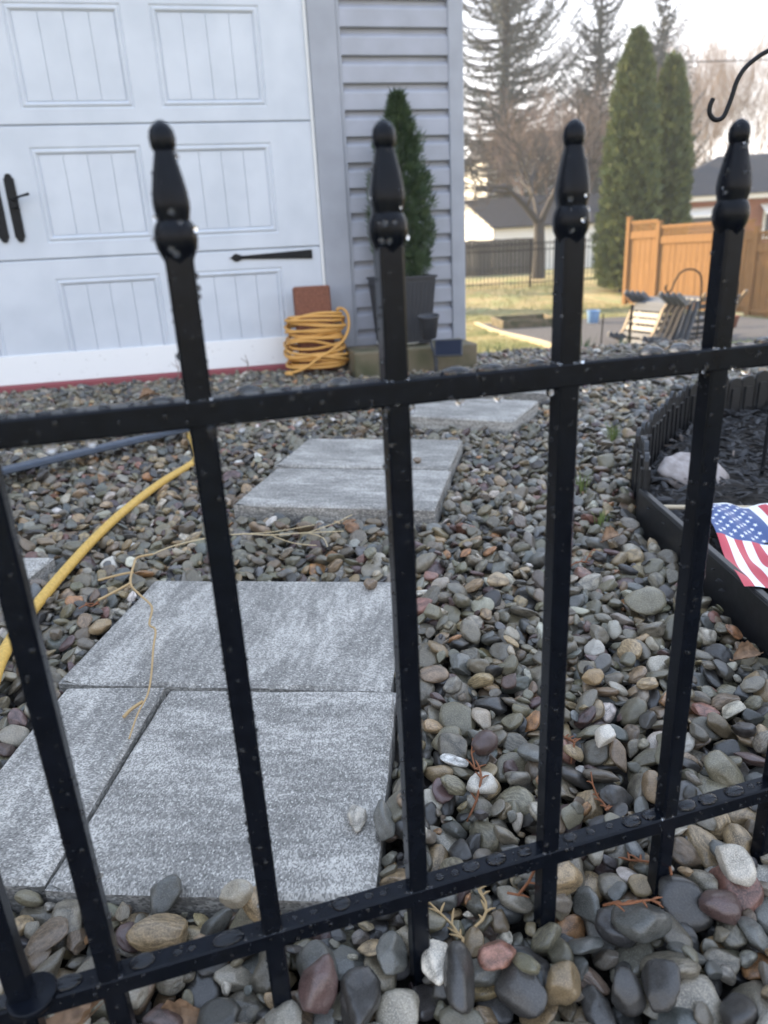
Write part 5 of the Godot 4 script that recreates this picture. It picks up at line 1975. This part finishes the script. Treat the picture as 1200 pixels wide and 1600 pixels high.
func make_trees() -> void:
	arborvitae("tall arborvitae with a sunlit left side, left one of the pair", Vector3(6.42, land(6.42, -19.0), -19.0), 5.75, 0.66, 5600)
	arborvitae("shorter dark arborvitae, right one of the pair by the cedar fence", Vector3(7.52, land(7.5, -19.6), -19.6), 5.25, 0.62, 5000)
	arborvitae("columnar arborvitae behind the garage whose shade falls on the cedar fence", Vector3(-4.33, land(-4.3, -21.0), -21.0), 12.5, 0.85, 5000)
	spruce("large bluish spruce with upswept branches next to the garage corner", Vector3(6.7, land(6, -38), -38.0), 21.0, 6.6, 3, 1.9)
	spruce("slimmer spruce rising behind the tall arborvitae", Vector3(10.75, land(10, -37), -37.0), 14.0, 3.5, 4, 1.1)
	spruce("slim spruce rising behind the shorter arborvitae", Vector3(13.6, land(13, -37), -37.0), 11.2, 3.3, 5, 1.1)
	bare_tree("old spreading bare tree with a thick trunk by the white shed", Vector3(5.35, land(5.4, -24.0), -24.0), 5.6, 0.18, 5, 31, M.bark, 0.3, "bare trees across the lawn", 0.008, 0.30)
	bare_tree("reddish brown bare tree in front of the large spruce", Vector3(7.0, land(7, -31.5), -31.5), 7.6, 0.12, 5, 32, M.bark_brown, 0.5, "bare trees across the lawn", 0.005, 0.2)
	bare_tree("brown bare tree between the spruces", Vector3(9.6, land(9, -33), -33.0), 7.4, 0.12, 5, 33, M.bark_brown, 0.5, "bare trees across the lawn", 0.005, 0.2)
	var far := [[22.5, -60.0, 15.0], [25.2, -64.0, 17.5], [28.4, -61.0, 16.0], [31.0, -66.0, 18.5], [35.0, -63.0, 17.0], [19.6, -66.0, 13.5]]
	for i in far.size():
		var q: Array = far[i]
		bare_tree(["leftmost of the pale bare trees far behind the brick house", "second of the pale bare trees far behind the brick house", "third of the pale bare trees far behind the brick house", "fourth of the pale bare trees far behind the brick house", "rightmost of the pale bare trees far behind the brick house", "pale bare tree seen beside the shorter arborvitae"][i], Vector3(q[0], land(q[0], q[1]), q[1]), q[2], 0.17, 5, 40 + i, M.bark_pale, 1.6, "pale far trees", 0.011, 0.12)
	bare_tree("greenish budding tree low behind the brick house", Vector3(17.5, land(17, -44), -44.0), 5.5, 0.12, 5, 61, M.timber_green, 0.6, "bare trees across the lawn", 0.012, 0.15)

# ---------------------------------------------------------------- twigs and leaves on the stones
func twig(called: String, label: String, m: Material, pts: Array, r0: float, r1: float, forks: Array = []) -> void:
	var b := MB.new()
	var P := []
	for q in pts: P.append(Vector3(q[0], maxf(hat(q[0], q[1]), 0.0) + 0.003 + (q[2] if q.size() > 2 else 0.0), q[1]))
	var S := smooth(P, 4)
	var rad := []
	for i in S.size(): rad.append(lerpf(r0, r1, float(i) / S.size()))
	b.tube(S, rad, 6)
	for f in forks:
		var F := []
		for q in f: F.append(Vector3(q[0], maxf(hat(q[0], q[1]), 0.0) + 0.003 + (q[2] if q.size() > 2 else 0.0), q[1]))
		b.tube(smooth(F, 3), r1, 5)
	tag(obj(called, b, m), label, "twig")
func sprig(x: float, z: float, yaw: float, len: float, m: Material, label: String) -> void:
	var b := MB.new()
	var d := Vector3(cos(yaw), 0, -sin(yaw))
	var s := Vector3(-d.z, 0, d.x)
	var pts := []
	for i in 7:
		var t := i / 6.0
		var p := Vector3(x, 0, z) + d * len * t + s * 0.12 * len * sin(t * 5.0)
		p.y = hat(p.x, p.z) + 0.004
		pts.append(p)
	for i in range(1, 6): pts[i].y = maxf(pts[i].y, (pts[i - 1].y + pts[i + 1].y) * 0.5)
	b.tube(pts, [0.0011, 0.0012, 0.0012, 0.0011, 0.0010, 0.0009, 0.0007], 5)
	for i in range(1, 6):
		for sg in [-1, 1]:
			if R.randf() < 0.3: continue
			var l := len * rf(0.12, 0.28)
			var e = (d * 0.9 + s * sg * rf(0.5, 0.9) + Vector3(0, rf(0.0, 0.3), 0)).normalized()
			b.tube([pts[i], pts[i] + e * l * 0.5, pts[i] + e * l + Vector3(0, -0.002, 0)], [0.0010, 0.0011, 0.0005], 4)
	tag(obj("cedar_sprig", b, m), label, "sprig", "dry cedar sprigs on the stones")
func leaf(x: float, z: float, yaw: float, len: float, label: String, tilt := 0.2) -> void:
	var b := MB.new()
	var n := 12
	var Q := func(t: float, w: float, sg: int) -> Vector3:
		var half := len * 0.30 * sin(PI * pow(t, 0.75)) * (1.0 + 0.10 * sin(t * 26.0) * w)
		return Vector3(len * (t - 0.5), len * (0.16 * sin(PI * t) + 0.05 * sin(t * 7.0 + sg * 1.3) * w) + half * (0.75 * w * w - 0.1 * w) + 0.02 * len * sin(t * 40.0) * w, sg * half * (w - 0.22 * w * w))
	for i in n:
		for sg in [-1, 1]:
			for k in 3:
				var t0 := float(i) / n
				var t1 := float(i + 1) / n
				b.face([Q.call(t0, k / 3.0, sg), Q.call(t1, k / 3.0, sg), Q.call(t1, (k + 1) / 3.0, sg), Q.call(t0, (k + 1) / 3.0, sg)], Vector3(0, -5, 0))
	b.tube([Vector3(-len * 0.62, 0.004, 0), Vector3(-len * 0.5, 0.0, 0), Vector3(0, 0.10 * len, 0), Vector3(len * 0.5, 0, 0)], [0.0012, 0.0011, 0.0008, 0.0003], 5)
	var o := obj("dead_leaf", b, M.leaf_brown)
	o.transform = Transform3D(Basis(Vector3.UP, yaw) * Basis(Vector3.RIGHT, tilt), Vector3(x, hat(x, z) + 0.006, z))
	tag(o, label, "leaf")
func make_litter() -> void:
	twig("dry_twig", "long pale crooked stem lying over the wide paver", M.twig_tan, [[-0.287, -0.641], [-0.289, -0.68, 0.004], [-0.287, -0.712, 0.007], [-0.297, -0.76, 0.004], [-0.312, -0.822, 0.006], [-0.320, -0.862, 0.01], [-0.336, -0.886, 0.007], [-0.350, -0.945, 0.004], [-0.378, -0.980, 0.008], [-0.404, -1.019, 0.010], [-0.409, -1.06, 0.014], [-0.419, -1.108, 0.016], [-0.40, -1.128, 0.012]], 0.0010, 0.0021, [[[-0.289, -0.70, 0.006], [-0.300, -0.69, 0.003], [-0.306, -0.68]], [[-0.404, -1.019, 0.01], [-0.425, -0.995, 0.006], [-0.440, -0.975, 0.004]], [[-0.409, -1.05, 0.014], [-0.43, -1.055, 0.01], [-0.465, -1.045, 0.006]]])
	twig("straw_twig", "thin pale straw stem behind the wide paver", M.twig_pale, [[-0.40, -1.128, 0.012], [-0.369, -1.146, 0.018], [-0.307, -1.166, 0.020], [-0.25, -1.180, 0.016], [-0.206, -1.176, 0.012], [-0.139, -1.190, 0.010], [-0.075, -1.20, 0.008]], 0.0013, 0.0009, [[[-0.25, -1.18, 0.016], [-0.20, -1.20, 0.014], [-0.13, -1.235, 0.01]], [[-0.20, -1.176, 0.012], [-0.16, -1.15, 0.01], [-0.12, -1.14, 0.006]], [[-0.14, -1.19, 0.01], [-0.11, -1.16, 0.012], [-0.10, -1.13, 0.008]], [[-0.139, -1.19, 0.01], [-0.09, -1.23, 0.014], [-0.06, -1.25, 0.012]]])
	var S := [[0.062, -0.520, 1.25, 0.075], [0.078, -0.545, -0.1, 0.055], [0.080, -0.600, 2.2, 0.05], [0.174, -0.580, 1.4, 0.035], [0.183, -0.500, 1.5, 0.04], [0.208, -0.418, 1.9, 0.05], [0.080, -0.416, 0.2, 0.045], [0.262, -0.68, -0.4, 0.05], [-0.062, -0.41, 1.4, 0.04], [0.29, -1.04, 0.3, 0.06], [0.33, -1.075, -0.3, 0.05], [0.36, -0.66, 0.5, 0.06], [-0.46, -0.95, 1.0, 0.05], [-0.08, -1.26, 1.3, 0.05], [0.15, -0.40, -0.3, 0.04]]
	var where := ["long rusty cedar sprig standing out right of the middle picket", "rusty cedar sprig under the purple stone", "short rusty cedar sprig beside the purple stone", "rusty cedar sprig by the small white stone", "rusty cedar sprig behind the bottom rail at the fifth picket", "rusty cedar sprig at the fifth picket's foot", "rusty cedar sprig lying along the bottom rail", "rusty cedar sprig near the right picture edge", "rusty bit of cedar at the near paver's front edge", "thin rusty cedar sprig beside the edging board", "rusty cedar sprig under the edging board's far end", "rusty cedar sprig below the flag's edging board", "rusty cedar bit beside the yellow hose", "dry cedar bits behind the wide paver", "rusty cedar bit in front of the fourth picket"]
	for i in [0, 3, 4, 5, 6, 9, 12, 14]:
		sprig(S[i][0], S[i][1], S[i][2], S[i][3], M.sprig_rust, where[i])
	sprig(0.040, -0.372, 1.9, 0.055, M.twig_tan, "yellowed cedar sprig below the middle picket")
	sprig(0.052, -0.395, 1.2, 0.045, M.twig_tan, "yellowed cedar sprig just behind the middle picket's foot")
	leaf(-0.158, -0.345, 0.1, 0.050, "curled tan oak leaf below the bottom rail beside the first picket", 0.35)
	leaf(-0.212, -0.322, 1.2, 0.052, "folded tan leaf under the bottom rail at the lower left corner", -0.4)
	leaf(0.425, -0.73, 0.3, 0.045, "brown leaf caught against the edging board at right", 0.3)
	leaf(0.38, -1.10, 0.6, 0.05, "small curled tan leaf among stones near the edging board", 0.3)
	leaf(0.86, -1.62, 0.6, 0.06, "rust brown leaf on the mulch behind the fifth picket", 0.5)
	leaf(0.83, -1.25, 0.6, 0.03, "tiny orange leaf scrap on the mulch", 0.2)
	leaf(-0.88, -2.75, 0.6, 0.09, "brown leaf on the stones before the garage door", 0.2)
	leaf(-0.66, -1.62, 1.6, 0.05, "orange brown leaf beside the plank's near edge", 0.2)
	for q in [[-0.88, -3.17, "dry stalk standing before the garage door's red seal"], [-0.58, -3.21, "thin dry stalk standing near the door's right end"]]:
		var b := MB.new()
		b.tube([Vector3(q[0], 0, q[1]), Vector3(q[0] + 0.01, 0.05, q[1]), Vector3(q[0], 0.09, q[1])], [0.003, 0.0025, 0.001], 5)
		b.tube([Vector3(q[0] + 0.01, 0.05, q[1]), Vector3(q[0] - 0.02, 0.075, q[1])], [0.002, 0.001], 5)
		tag(obj("dry_stalk", b, M.bark_brown), q[2], "stalk")
